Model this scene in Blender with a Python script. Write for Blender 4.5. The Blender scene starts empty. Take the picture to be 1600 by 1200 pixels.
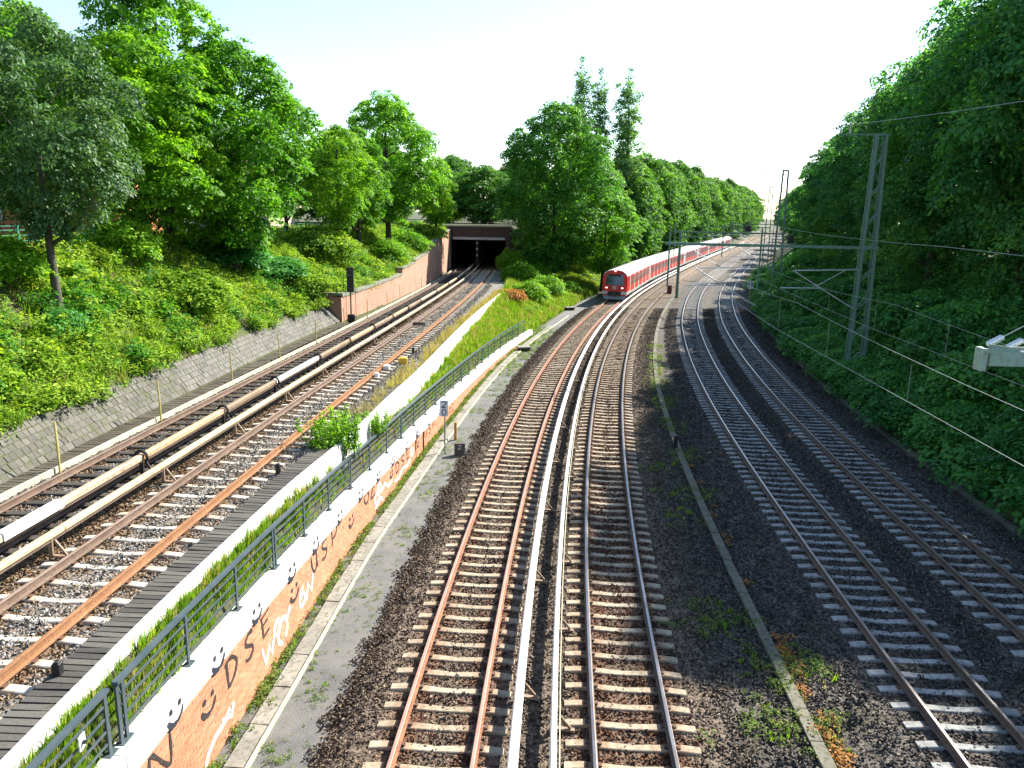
import bpy, math, random
import numpy as np
from mathutils import Vector, Matrix

rnd = random.Random(7)
R = math.radians
sc = bpy.context.scene
COL = sc.collection

# ------------------------------------------------------------------ camera, sky, sun, exposure
CAM_H = 9.814
PITCH, ROLL, FPX = R(12.728), R(1.0), 1183.4
SUN_AZ, SUN_EL = R(50), R(39)          # azimuth measured from +Y towards +X

cam = bpy.data.cameras.new('camera')
cam.sensor_width = 36.0
cam.lens = FPX / 1600 * 36.0
cam.clip_start, cam.clip_end = 0.1, 6000
cam_ob = bpy.data.objects.new('camera', cam)
COL.objects.link(cam_ob)
_F = Vector((0, math.cos(PITCH), -math.sin(PITCH)))
_U0 = Vector((0, math.sin(PITCH), math.cos(PITCH)))
_X = Vector((1, 0, 0)) * math.cos(ROLL) + _U0 * math.sin(ROLL)
_U = -Vector((1, 0, 0)) * math.sin(ROLL) + _U0 * math.cos(ROLL)
mw = Matrix.Identity(4)
for i in range(3):
    mw[i][0], mw[i][1], mw[i][2] = _X[i], _U[i], -_F[i]
mw[2][3] = CAM_H
cam_ob.matrix_world = mw
sc.camera = cam_ob

world = bpy.data.worlds.new('World')
sc.world = world
world.use_nodes = True
wn, wl = world.node_tree.nodes, world.node_tree.links
sky = wn.new('ShaderNodeTexSky')
sky.sky_type = 'NISHITA'
sky.sun_disc = False
sky.sun_elevation = SUN_EL
sky.sun_rotation = SUN_AZ
sky.air_density = 1.0
sky.dust_density = 0.4
sky.ozone_density = 1.5
wl.new(sky.outputs[0], wn['Background'].inputs['Color'])
wn['Background'].inputs['Strength'].default_value = 0.105

sun = bpy.data.lights.new('sun', 'SUN')
sun.energy = 5.0
sun.angle = R(0.53)
sun.color = (1.0, 0.955, 0.87)
sun_ob = bpy.data.objects.new('sun', sun)
COL.objects.link(sun_ob)
_sd = Vector((math.sin(SUN_AZ) * math.cos(SUN_EL), math.cos(SUN_AZ) * math.cos(SUN_EL), math.sin(SUN_EL)))
sun_ob.rotation_euler = (-_sd).to_track_quat('-Z', 'Y').to_euler()
sun_ob.location = (60, 40, 80)

vs = sc.view_settings
vs.view_transform = 'Standard'
vs.look = 'None'
vs.gamma = 1.0
vs.use_curve_mapping = False
vs.exposure = 1.55
cy = sc.cycles
cy.max_bounces, cy.diffuse_bounces, cy.glossy_bounces = 6, 3, 2
cy.transmission_bounces, cy.transparent_max_bounces = 3, 4
cy.use_denoising = True
cy.caustics_reflective = cy.caustics_refractive = False
cy.sample_clamp_indirect = 6.0

# ------------------------------------------------------------------ generic helpers
def link(o, parent=None):
    COL.objects.link(o)
    if parent is not None:
        o.parent = parent
    return o

def thing(name, label, cat, loc=(0, 0, 0), group=None, rz=0.0):
    o = bpy.data.objects.new(name, None)
    o.empty_display_size = 0.3
    link(o)
    o.location = loc
    o.rotation_euler = (0, 0, rz)
    tag(o, label, cat, group)
    return o

def tag(o, label=None, cat=None, group=None, kind=None):
    if label: o['label'] = label
    if cat: o['category'] = cat
    if group: o['group'] = group
    if kind: o['kind'] = kind
    return o

class MB:
    """collects geometry for one mesh"""
    def __init__(self):
        self.v, self.f, self.m = [], [], []
    def add(self, vs, fs, mi=0):
        n = len(self.v)
        self.v += [tuple(p) for p in vs]
        self.f += [tuple(i + n for i in f) for f in fs]
        self.m += [mi] * len(fs)
    def box(self, c, s, rz=0.0, mi=0):
        x, y, z = s[0] / 2, s[1] / 2, s[2] / 2
        ca, sa = math.cos(rz), math.sin(rz)
        P = [(-x, -y, -z), (x, -y, -z), (x, y, -z), (-x, y, -z), (-x, -y, z), (x, -y, z), (x, y, z), (-x, y, z)]
        self.add([(c[0] + a * ca - b * sa, c[1] + a * sa + b * ca, c[2] + d) for a, b, d in P],
                 [(0, 3, 2, 1), (4, 5, 6, 7), (0, 1, 5, 4), (1, 2, 6, 5), (2, 3, 7, 6), (3, 0, 4, 7)], mi)
    def bar(self, p, q, w, h=None, up=(0, 0, 1), mi=0):
        """rectangular beam from p to q, w sideways, h along up"""
        h = h or w
        p, q = Vector(p), Vector(q)
        d = (q - p).normalized()
        s = d.cross(Vector(up))
        if s.length < 1e-4: s = d.cross(Vector((1, 0, 0)))
        s.normalize()
        u = s.cross(d)
        a, b = s * w / 2, u * h / 2
        self.add([p - a - b, p + a - b, p + a + b, p - a + b, q - a - b, q + a - b, q + a + b, q - a + b],
                 [(0, 1, 2, 3), (7, 6, 5, 4), (0, 4, 5, 1), (1, 5, 6, 2), (2, 6, 7, 3), (3, 7, 4, 0)], mi)
    def tube(self, pts, r, n=8, mi=0, cap=True):
        """round tube through pts; r a number or one radius per point"""
        pts = [Vector(p) for p in pts]
        rs = r if isinstance(r, (list, tuple)) else [r] * len(pts)
        base = len(self.v)
        for i, p in enumerate(pts):
            d = (pts[min(i + 1, len(pts) - 1)] - pts[max(i - 1, 0)]).normalized()
            s = d.cross(Vector((0.13, 0.21, 0.97)))
            if s.length < 0.15: s = d.cross(Vector((1, 0, 0)))
            s.normalize(); u = s.cross(d)
            for k in range(n):
                a = 2 * math.pi * k / n
                self.v.append(tuple(p + (s * math.cos(a) + u * math.sin(a)) * rs[i]))
        for i in range(len(pts) - 1):
            for k in range(n):
                a = base + i * n + k; b = base + i * n + (k + 1) % n
                self.f.append((a, b, b + n, a + n)); self.m.append(mi)
        if cap:
            self.f.append(tuple(base + k for k in range(n))[::-1]); self.m.append(mi)
            e = base + (len(pts) - 1) * n
            self.f.append(tuple(e + k for k in range(n))); self.m.append(mi)
    def prism(self, poly, z0, z1, mi=0):
        n = len(poly)
        self.add([(x, y, z0) for x, y in poly] + [(x, y, z1) for x, y in poly],
                 [tuple(range(n))[::-1], tuple(range(n, 2 * n))] + [(i, (i + 1) % n, n + (i + 1) % n, n + i) for i in range(n)], mi)
    def mesh(self, name, mats, smooth=False):
        me = bpy.data.meshes.new(name)
        me.from_pydata(self.v, [], self.f)
        for m in (mats if isinstance(mats, (list, tuple)) else [mats]):
            me.materials.append(m)
        if any(self.m): me.polygons.foreach_set('material_index', self.m)
        if smooth: me.polygons.foreach_set('use_smooth', [True] * len(self.f))
        me.update()
        return me
    def build(self, name, mats, parent=None, smooth=False, bevel=0.0):
        o = bpy.data.objects.new(name, self.mesh(name, mats, smooth))
        if bevel:
            b = o.modifiers.new('edge', 'BEVEL'); b.width = bevel; b.segments = 1; b.limit_method = 'ANGLE'
        return link(o, parent)

def inst(name, me, parent=None, loc=(0, 0, 0), rot=(0, 0, 0), scl=(1, 1, 1)):
    o = bpy.data.objects.new(name, me)
    link(o, parent)
    o.location, o.rotation_euler, o.scale = loc, rot, scl
    return o

def spline(xs, ys):
    """natural cubic spline through (xs, ys), linear outside"""
    x, y = np.array(xs, float), np.array(ys, float)
    n = len(x); h = np.diff(x)
    A = np.eye(n); r = np.zeros(n)
    for i in range(1, n - 1):
        A[i, i - 1], A[i, i], A[i, i + 1] = h[i - 1], 2 * (h[i - 1] + h[i]), h[i]
        r[i] = 6 * ((y[i + 1] - y[i]) / h[i] - (y[i] - y[i - 1]) / h[i - 1])
    M = np.linalg.solve(A, r)
    s0 = (y[1] - y[0]) / h[0] - h[0] * (2 * M[0] + M[1]) / 6
    s1 = (y[-1] - y[-2]) / h[-1] + h[-1] * (M[-2] + 2 * M[-1]) / 6
    def f(t):
        t = np.asarray(t, float)
        i = np.clip(np.searchsorted(x, t) - 1, 0, n - 2)
        a, b = x[i + 1] - t, t - x[i]
        v = (M[i] * a ** 3 + M[i + 1] * b ** 3) / (6 * h[i]) + (y[i] / h[i] - M[i] * h[i] / 6) * a + (y[i + 1] / h[i] - M[i + 1] * h[i] / 6) * b
        v = np.where(t < x[0], y[0] + s0 * (t - x[0]), v)
        v = np.where(t > x[-1], y[-1] + s1 * (t - x[-1]), v)
        return v if v.ndim else float(v)
    return f

def lin(xs, ys):
    return lambda t: (np.interp(t, xs, ys) if np.ndim(t) else float(np.interp(t, xs, ys)))

# ------------------------------------------------------------------ materials
def _nt(name):
    m = bpy.data.materials.new(name)
    m.use_nodes = True
    nt = m.node_tree
    return m, nt.nodes, nt.links, nt.nodes['Principled BSDF']

def _noise(N, L, scale, detail=4, coord=None, rough=0.55):
    t = N.new('ShaderNodeTexNoise')
    t.inputs['Scale'].default_value = scale
    t.inputs['Detail'].default_value = detail
    t.inputs['Roughness'].default_value = rough
    if coord is not None: L.new(coord, t.inputs['Vector'])
    return t.outputs['Fac']

def _ramp(N, L, fac, stops):
    r = N.new('ShaderNodeValToRGB')
    e = r.color_ramp.elements
    while len(e) < len(stops): e.new(0.5)
    for el, (p, c) in zip(e, stops):
        el.position = p; el.color = (c[0], c[1], c[2], 1)
    L.new(fac, r.inputs[0])
    return r.outputs[0]

def _mix(N, L, fac, a, b, mode='MIX'):
    m = N.new('ShaderNodeMix')
    m.data_type = 'RGBA'; m.blend_type = mode
    for s, v in ((m.inputs[0], fac), (m.inputs[6], a), (m.inputs[7], b)):
        if hasattr(v, 'is_linked') or hasattr(v, 'links'): L.new(v, s)
        elif isinstance(v, (int, float)): s.default_value = v
        else: s.default_value = (v[0], v[1], v[2], 1)
    return m.outputs[2]

def _bump(N, L, B, h, strength, dist):
    b = N.new('ShaderNodeBump')
    b.inputs['Strength'].default_value = strength
    b.inputs['Distance'].default_value = dist
    L.new(h, b.inputs['Height'])
    L.new(b.outputs[0], B.inputs['Normal'])

def mat(name, c, rough=0.7, c2=None, scale=3.0, c3=None, scale2=30.0, metal=0.0, bump=0.0, bscale=60.0, bdist=0.01, spec=0.4, lo=0.35, hi=0.65):
    """plain surface: two colours mixed by a noise, a second fine noise towards c3, optional bump"""
    m, N, L, B = _nt(name)
    pos = N.new('ShaderNodeNewGeometry').outputs['Position']
    B.inputs['Roughness'].default_value = rough
    B.inputs['Metallic'].default_value = metal
    B.inputs['Specular IOR Level'].default_value = spec
    col = None
    if c2 is not None:
        col = _ramp(N, L, _noise(N, L, scale, 5, pos), [(lo, c), (hi, c2)])
    if c3 is not None:
        f = _ramp(N, L, _noise(N, L, scale2, 3, pos), [(0.48, (0, 0, 0)), (0.68, (1, 1, 1))])
        col = _mix(N, L, f, col if col is not None else c, c3)
    if col is None: B.inputs['Base Color'].default_value = (c[0], c[1], c[2], 1)
    else: L.new(col, B.inputs['Base Color'])
    if bump: _bump(N, L, B, _noise(N, L, bscale, 3, pos), bump, bdist)
    return m

def mat_rand(name, ca, cb, rough=0.8, bump=0.0, bscale=60, c3=None, scale2=8.0):
    """colour picked per object between ca and cb, with fine mottling"""
    m, N, L, B = _nt(name)
    pos = N.new('ShaderNodeNewGeometry').outputs['Position']
    oi = N.new('ShaderNodeObjectInfo').outputs['Random']
    col = _mix(N, L, oi, ca, cb)
    n = _noise(N, L, bscale * 0.6, 4, pos)
    col = _mix(N, L, 0.45, col, _ramp(N, L, n, [(0.3, (0.25, 0.25, 0.25)), (0.75, (1, 1, 1))]), 'MULTIPLY')
    if c3 is not None:
        f = _ramp(N, L, _noise(N, L, scale2, 4, pos), [(0.5, (0, 0, 0)), (0.72, (1, 1, 1))])
        col = _mix(N, L, f, col, c3)
    L.new(col, B.inputs['Base Color'])
    B.inputs['Roughness'].default_value = rough
    B.inputs['Specular IOR Level'].default_value = 0.3
    if bump: _bump(N, L, B, _noise(N, L, bscale, 3, pos), bump, 0.01)
    return m

def mat_gravel(name, cols, stain, cell=14.0, moss=None):
    """crushed stone: cells of different stones, stain colour where the vertex attribute 'stain' is high"""
    m, N, L, B = _nt(name)
    pos = N.new('ShaderNodeNewGeometry').outputs['Position']
    v = N.new('ShaderNodeTexVoronoi'); v.inputs['Scale'].default_value = cell
    L.new(pos, v.inputs['Vector'])
    sep = N.new('ShaderNodeSeparateColor'); L.new(v.outputs['Color'], sep.inputs[0])
    col = _ramp(N, L, sep.outputs[0], [(i / (len(cols) - 1), c) for i, c in enumerate(cols)])
    v2 = N.new('ShaderNodeTexVoronoi'); v2.feature = 'DISTANCE_TO_EDGE'; v2.inputs['Scale'].default_value = cell
    L.new(pos, v2.inputs['Vector'])
    at = N.new('ShaderNodeAttribute'); at.attribute_name = 'stain'
    n1 = _noise(N, L, 2.2, 5, pos)
    mm = N.new('ShaderNodeMath'); mm.operation = 'MULTIPLY'
    L.new(at.outputs['Fac'], mm.inputs[0]); L.new(_ramp(N, L, n1, [(0.3, (0.2, 0.2, 0.2)), (0.7, (1, 1, 1))]), mm.inputs[1])
    col = _mix(N, L, mm.outputs[0], col, stain)
    if moss is not None:
        col = _mix(N, L, _ramp(N, L, _noise(N, L, 0.55, 6, pos), [(0.5, (0, 0, 0)), (0.72, (1, 1, 1))]), col, moss)
    L.new(col, B.inputs['Base Color'])
    B.inputs['Roughness'].default_value = 0.9
    B.inputs['Specular IOR Level'].default_value = 0.2
    _bump(N, L, B, v2.outputs['Distance'], 1.0, 0.05)
    return m

def mat_leaf(name, dark, mid, light, trans=0.35, rough=0.5, spec=0.35):
    """leaf: colour by the per-leaf 'tone' attribute and per-object randomness, partly translucent"""
    m, N, L, B = _nt(name)
    at = N.new('ShaderNodeAttribute'); at.attribute_name = 'tone'
    oi = N.new('ShaderNodeObjectInfo').outputs['Random']
    ad = N.new('ShaderNodeMath'); ad.operation = 'MULTIPLY_ADD'
    L.new(oi, ad.inputs[0]); ad.inputs[1].default_value = 0.25; L.new(at.outputs['Fac'], ad.inputs[2])
    sb = N.new('ShaderNodeMath'); sb.operation = 'SUBTRACT'; L.new(ad.outputs[0], sb.inputs[0]); sb.inputs[1].default_value = 0.12
    col = _ramp(N, L, sb.outputs[0], [(0.0, dark), (0.5, mid), (1.0, light)])
    L.new(col, B.inputs['Base Color'])
    B.inputs['Roughness'].default_value = rough
    B.inputs['Specular IOR Level'].default_value = spec
    tr = N.new('ShaderNodeBsdfTranslucent')
    yel = _mix(N, L, 0.6, col, (1.0, 1.0, 0.25), 'MULTIPLY')
    bri = _mix(N, L, 1.0, yel, (1.7, 1.7, 1.2), 'MULTIPLY')
    L.new(bri, tr.inputs['Color'])
    ms = N.new('ShaderNodeMixShader'); ms.inputs[0].default_value = trans
    L.new(B.outputs[0], ms.inputs[1]); L.new(tr.outputs[0], ms.inputs[2])
    L.new(ms.outputs[0], N['Material Output'].inputs['Surface'])
    return m

def mat_sleeper(name, ca, cb, rust, amount=0.8):
    """concrete sleeper: tone per sleeper, chips and dirt, brake dust and rust around the rail seats"""
    m, N, L, B = _nt(name)
    tc = N.new('ShaderNodeTexCoord').outputs['Object']
    pos = N.new('ShaderNodeNewGeometry').outputs['Position']
    oi = N.new('ShaderNodeObjectInfo').outputs['Random']
    col = _mix(N, L, oi, ca, cb)
    col = _mix(N, L, 0.55, col, _ramp(N, L, _noise(N, L, 9, 5, pos), [(0.32, (0.3, 0.28, 0.25)), (0.6, (1, 1, 1))]), 'MULTIPLY')
    sep = N.new('ShaderNodeSeparateXYZ'); L.new(tc, sep.inputs[0])
    ab = N.new('ShaderNodeMath'); ab.operation = 'ABSOLUTE'; L.new(sep.outputs[0], ab.inputs[0])
    sb = N.new('ShaderNodeMath'); sb.operation = 'SUBTRACT'; L.new(ab.outputs[0], sb.inputs[0]); sb.inputs[1].default_value = 0.75
    a2 = N.new('ShaderNodeMath'); a2.operation = 'ABSOLUTE'; L.new(sb.outputs[0], a2.inputs[0])
    near_ = _ramp(N, L, a2.outputs[0], [(0.06, (amount, amount, amount)), (0.42, (0.04, 0.04, 0.04))])
    f = N.new('ShaderNodeMath'); f.operation = 'MULTIPLY'
    L.new(near_, f.inputs[0]); L.new(_ramp(N, L, _noise(N, L, 5, 5, pos), [(0.3, (0.25, 0.25, 0.25)), (0.6, (1, 1, 1))]), f.inputs[1])
    col = _mix(N, L, f.outputs[0], col, rust)
    L.new(col, B.inputs['Base Color']); B.inputs['Roughness'].default_value = 0.9
    B.inputs['Specular IOR Level'].default_value = 0.2
    _bump(N, L, B, _noise(N, L, 45, 3, pos), 0.35, 0.01)
    return m

M = {}
M['soil'] = mat('soil', (0.055, 0.07, 0.02), 0.95, (0.10, 0.085, 0.045), 0.9, (0.035, 0.06, 0.012), 5.0, bump=0.6, bscale=9, bdist=0.08)
M['meadow'] = mat('meadow', (0.09, 0.15, 0.02), 0.95, (0.16, 0.17, 0.04), 1.2, (0.06, 0.10, 0.015), 6.0, bump=0.8, bscale=22, bdist=0.06)
M['gravel_s'] = mat_gravel('ballast_brown', [(0.045, 0.034, 0.026), (0.12, 0.092, 0.066), (0.21, 0.162, 0.115), (0.085, 0.066, 0.048)], (0.14, 0.062, 0.03))
M['gravel_c'] = mat_gravel('ballast_dark', [(0.034, 0.029, 0.026), (0.088, 0.075, 0.063), (0.155, 0.133, 0.108), (0.058, 0.05, 0.043)], (0.085, 0.046, 0.03), moss=(0.06, 0.055, 0.025))
M['gravel_u'] = mat_gravel('ballast_mixed', [(0.07, 0.066, 0.058), (0.19, 0.165, 0.13), (0.28, 0.27, 0.25), (0.125, 0.10, 0.07)], (0.16, 0.08, 0.034))
def mat_stone(name, stain_scale=0.0):
    m, N, L, B = _nt(name)
    at = N.new('ShaderNodeAttribute'); at.attribute_name = 'col'
    oi = N.new('ShaderNodeObjectInfo').outputs['Random']
    col = _mix(N, L, 0.35, at.outputs['Color'], _ramp(N, L, oi, [(0, (0.45, 0.4, 0.36)), (1, (1, 1, 1))]), 'MULTIPLY')
    L.new(col, B.inputs['Base Color']); B.inputs['Roughness'].default_value = 0.85
    B.inputs['Specular IOR Level'].default_value = 0.25
    return m
M['stone'] = mat_stone('crushed_stone')
M['asphalt'] = mat('grit_path', (0.095, 0.096, 0.095), 0.95, (0.155, 0.15, 0.138), 1.3, (0.19, 0.18, 0.155), 38, bump=0.9, bscale=70, bdist=0.02)
M['rust'] = mat('rail_rust', (0.20, 0.075, 0.035), 0.8, (0.30, 0.13, 0.06), 2.0, (0.13, 0.05, 0.03), 18, bump=0.2)
M['rust_orange'] = mat('rail_orange_rust', (0.235, 0.11, 0.046), 0.8, (0.30, 0.15, 0.068), 2.0, (0.17, 0.075, 0.036), 18)
M['rust_brown'] = mat('rail_brown', (0.13, 0.085, 0.06), 0.7, (0.19, 0.13, 0.09), 2.0, (0.09, 0.06, 0.045), 18)
M['railtop'] = mat('rail_polished', (0.30, 0.28, 0.27), 0.33, (0.22, 0.18, 0.16), 1.5, metal=0.9)
M['railtop_dull'] = mat('rail_dull_top', (0.34, 0.24, 0.19), 0.42, (0.42, 0.30, 0.24), 1.5, metal=0.5)
M['railtop_pink'] = mat('rail_pink_top', (0.33, 0.19, 0.14), 0.5, (0.40, 0.26, 0.20), 1.5, metal=0.25)
M['sleeper'] = mat_sleeper('concrete_sleeper', (0.36, 0.29, 0.20), (0.46, 0.39, 0.28), (0.20, 0.095, 0.045))
M['sleeper_grey'] = mat_sleeper('grey_concrete_sleeper', (0.28, 0.285, 0.27), (0.38, 0.375, 0.35), (0.16, 0.12, 0.09), 0.5)
M['sleeper_white'] = mat_sleeper('pale_concrete_sleeper', (0.44, 0.39, 0.31), (0.54, 0.50, 0.43), (0.33, 0.20, 0.09), 0.75)
M['sleeper_wood'] = mat_rand('tarred_wood_sleeper', (0.045, 0.04, 0.035), (0.085, 0.075, 0.06), 0.9, 0.5, 50)
M['clip'] = mat('rail_fastening', (0.14, 0.06, 0.03), 0.8, (0.08, 0.05, 0.035), 9)
M['concrete'] = mat('weathered_concrete', (0.19, 0.18, 0.148), 0.9, (0.27, 0.255, 0.21), 1.3, (0.12, 0.118, 0.085), 11, bump=0.3, bscale=40)
M['concrete_dark'] = mat('mossy_concrete', (0.12, 0.112, 0.082), 0.9, (0.17, 0.155, 0.112), 1.5, (0.07, 0.07, 0.035), 9, bump=0.3, bscale=40)
M['whitewash'] = mat('whitewashed_concrete', (0.66, 0.65, 0.62), 0.85, (0.56, 0.55, 0.515), 1.1, (0.44, 0.425, 0.38), 5, bump=0.12, bscale=30, lo=0.4, hi=0.85)
M['cream_kerb'] = mat('cream_edge', (0.50, 0.46, 0.32), 0.85, (0.40, 0.37, 0.26), 2.0)
M['brick'] = mat_rand('red_brick', (0.50, 0.19, 0.10), (0.62, 0.27, 0.15), 0.85, 0.25, 60)
M['mortar'] = mat('pale_mortar', (0.62, 0.45, 0.34), 0.95, (0.54, 0.36, 0.26), 3.0)
def mat_brickwall(name, a, b, mortar, sx=1.0):
    m, N, L, B = _nt(name)
    uv = N.new('ShaderNodeUVMap').outputs[0]
    t = N.new('ShaderNodeTexBrick')
    t.inputs['Color1'].default_value = (*a, 1); t.inputs['Color2'].default_value = (*b, 1); t.inputs['Mortar'].default_value = (*mortar, 1)
    t.inputs['Scale'].default_value = 1.0
    t.inputs['Brick Width'].default_value = 0.25; t.inputs['Row Height'].default_value = 0.08; t.inputs['Mortar Size'].default_value = 0.008
    L.new(uv, t.inputs['Vector'])
    pos = N.new('ShaderNodeNewGeometry').outputs['Position']
    col = _mix(N, L, 0.5, t.outputs['Color'], _ramp(N, L, _noise(N, L, 1.1, 5, pos), [(0.3, (0.55, 0.52, 0.5)), (0.7, (1, 1, 1))]), 'MULTIPLY')
    L.new(col, B.inputs['Base Color']); B.inputs['Roughness'].default_value = 0.9
    _bump(N, L, B, t.outputs['Fac'], -0.4, 0.01)
    return m
M['brickwall'] = mat_brickwall('brick_masonry', (0.40, 0.165, 0.10), (0.50, 0.24, 0.15), (0.46, 0.34, 0.26))
M['brickdark'] = mat_brickwall('shade_toned_brick_masonry', (0.085, 0.045, 0.04), (0.12, 0.065, 0.055), (0.10, 0.08, 0.07))  # darkened brick: the shade on the tunnel front is put into the colour
M['copingstone'] = mat('grey_coping_stone', (0.16, 0.155, 0.13), 0.9, (0.25, 0.24, 0.20), 2.0, (0.10, 0.11, 0.06), 9, bump=0.3, bscale=30)
M['sett'] = mat_rand('grey_sett', (0.10, 0.095, 0.08), (0.16, 0.15, 0.125), 0.9, 0.5, 30, (0.08, 0.085, 0.045), 2.2)
M['sett_joint'] = mat('sett_joint', (0.05, 0.05, 0.03), 0.95, (0.08, 0.075, 0.045), 5, bump=0.5, bscale=40)
M['plank'] = mat_rand('weathered_plank', (0.065, 0.06, 0.052), (0.14, 0.128, 0.108), 0.9, 0.5, 45)
M['plank_brown'] = mat_rand('brown_weathered_plank', (0.065, 0.056, 0.038), (0.115, 0.10, 0.07), 0.9, 0.5, 45)
M['steel_blue'] = mat('galvanised_railing', (0.055, 0.08, 0.09), 0.45, (0.08, 0.105, 0.115), 3.0, metal=0.15)
M['steel_green'] = mat('green_painted_steel', (0.095, 0.20, 0.15), 0.6, (0.12, 0.225, 0.17), 2.0, (0.10, 0.12, 0.085), 14)
M['steel_pale'] = mat('pale_green_painted_steel', (0.21, 0.31, 0.25), 0.6, (0.25, 0.35, 0.28), 2.0, (0.20, 0.23, 0.18), 10)
M['alu'] = mat('bare_aluminium_tube', (0.62, 0.63, 0.64), 0.4, metal=0.6)
M['wire'] = mat('contact_wire', (0.30, 0.34, 0.32), 0.45, metal=0.3)
M['black'] = mat('black_enamel', (0.012, 0.012, 0.013), 0.45, (0.022, 0.02, 0.02), 6)
M['tar'] = mat('black_rubber', (0.018, 0.016, 0.014), 0.7)
M['cover_white'] = mat('white_plastic_cover', (0.74, 0.74, 0.71), 0.6, (0.66, 0.65, 0.60), 0.8, (0.55, 0.53, 0.47), 5, lo=0.4, hi=0.8)
M['cover_grey'] = mat('grey_white_cover', (0.50, 0.50, 0.48), 0.6, (0.58, 0.58, 0.55), 1.0, (0.40, 0.38, 0.34), 6)
M['cover_cream'] = mat('cream_cover', (0.50, 0.40, 0.235), 0.6, (0.57, 0.48, 0.31), 0.8, (0.38, 0.28, 0.16), 5)
M['cover_tan'] = mat('tan_cover', (0.50, 0.34, 0.20), 0.65, (0.42, 0.27, 0.15), 1.0, (0.30, 0.19, 0.11), 6)
M['cover_pale'] = mat('pale_stained_cover', (0.46, 0.38, 0.28), 0.6, (0.36, 0.28, 0.19), 0.9, (0.26, 0.18, 0.12), 5)
M['cover_brown'] = mat('brown_cover', (0.20, 0.135, 0.085), 0.65, (0.28, 0.20, 0.13), 1.0)
M['paint_black'] = mat('black_spray_paint', (0.028, 0.024, 0.024), 0.7, (0.09, 0.06, 0.05), 16, lo=0.5, hi=0.8)
M['paint_white'] = mat('white_spray_paint', (0.80, 0.78, 0.76), 0.7)
M['paint_blue'] = mat('blue_black_spray_paint', (0.018, 0.022, 0.034), 0.7, (0.08, 0.085, 0.10), 14, lo=0.55, hi=0.85)
M['sign_white'] = mat('white_sign_enamel', (0.66, 0.68, 0.70), 0.45, (0.58, 0.60, 0.62), 5)
M['yellow_stake'] = mat('yellowed_stake', (0.46, 0.38, 0.10), 0.8, (0.55, 0.46, 0.17), 6)
M['ochre_post'] = mat('ochre_post', (0.50, 0.27, 0.04), 0.75, (0.40, 0.20, 0.03), 6)
M['dark_stone'] = mat('dark_marker_stone', (0.07, 0.055, 0.05), 0.85, (0.11, 0.085, 0.075), 5, bump=0.3)
M['train_red'] = mat('traffic_red_paint', (0.55, 0.020, 0.010), 0.35, (0.48, 0.015, 0.008), 2.0, spec=0.4)
M['train_white'] = mat('light_grey_train_paint', (0.48, 0.47, 0.45), 0.4, (0.42, 0.41, 0.39), 1.0)
M['train_roof'] = mat('pale_train_roof', (0.40, 0.385, 0.37), 0.6, (0.34, 0.325, 0.31), 1.2)
M['train_glass'] = mat('tinted_window_glass', (0.035, 0.012, 0.014), 0.08, spec=0.6)
M['windscreen'] = mat('dark_windscreen', (0.02, 0.03, 0.035), 0.05, spec=0.8)
M['underframe'] = mat('dirty_underframe', (0.035, 0.032, 0.03), 0.8, (0.06, 0.05, 0.04), 3)
M['plough'] = mat('grey_plough', (0.22, 0.26, 0.29), 0.5)
m, N_, L_, B_ = _nt('headlamp'); B_.inputs['Emission Color'].default_value = (1, 0.95, 0.85, 1); B_.inputs['Emission Strength'].default_value = 1.0; M['lamp'] = m
M['bark'] = mat('tree_bark', (0.075, 0.068, 0.052), 0.95, (0.12, 0.11, 0.085), 4.0, (0.045, 0.045, 0.03), 20, bump=0.8, bscale=26, bdist=0.03)
M['bark_dark'] = mat('dark_tree_bark', (0.04, 0.034, 0.026), 0.95, (0.065, 0.055, 0.04), 4.0, bump=0.8, bscale=26, bdist=0.03)
M['tunnel'] = mat('dark_tunnel_concrete', (0.03, 0.028, 0.027), 0.95, (0.05, 0.046, 0.042), 0.8)  # very dark, faintly mottled lining inside the tunnel
M['lintel'] = mat('pale_lintel', (0.50, 0.50, 0.49), 0.8, (0.42, 0.42, 0.40), 1.0)
M['render_orange'] = mat('orange_brick_facade', (0.50, 0.19, 0.075), 0.9, (0.42, 0.15, 0.06), 0.8, (0.34, 0.12, 0.06), 7)
M['render_white'] = mat('white_rendered_facade', (0.66, 0.65, 0.60), 0.9, (0.58, 0.57, 0.53), 0.5)
M['render_beige'] = mat('beige_rendered_facade', (0.52, 0.45, 0.33), 0.9, (0.46, 0.40, 0.30), 0.5)
M['roof_tile'] = mat('dark_roof', (0.11, 0.07, 0.06), 0.8, (0.15, 0.09, 0.07), 1.0)
M['roof_red'] = mat('red_roof', (0.26, 0.11, 0.08), 0.8, (0.20, 0.08, 0.06), 1.0)
M['pane'] = mat('window_glass', (0.03, 0.04, 0.05), 0.08, spec=0.7)
M['frame_white'] = mat('white_window_frame', (0.68, 0.68, 0.66), 0.6)
M['fence_green'] = mat('green_fence_paint', (0.02, 0.16, 0.105), 0.5, (0.03, 0.20, 0.13), 4)
M['redpath'] = mat('red_clinker_path', (0.30, 0.11, 0.06), 0.9, (0.24, 0.10, 0.06), 2)
M['yellow'] = mat('yellow_paint', (0.66, 0.40, 0.03), 0.6)
M['white_lump'] = mat('white_plastic', (0.7, 0.68, 0.64), 0.6)
M['redbrown'] = mat('red_brown_paint', (0.10, 0.03, 0.025), 0.7)
M['grass'] = mat_leaf('grass_blade', (0.07, 0.17, 0.010), (0.15, 0.29, 0.020), (0.33, 0.38, 0.06), 0.4, 0.6, 0.12)
M['straw'] = mat_leaf('dry_grass', (0.30, 0.24, 0.09), (0.42, 0.36, 0.15), (0.55, 0.48, 0.24), 0.3, 0.7, 0.2)
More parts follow.
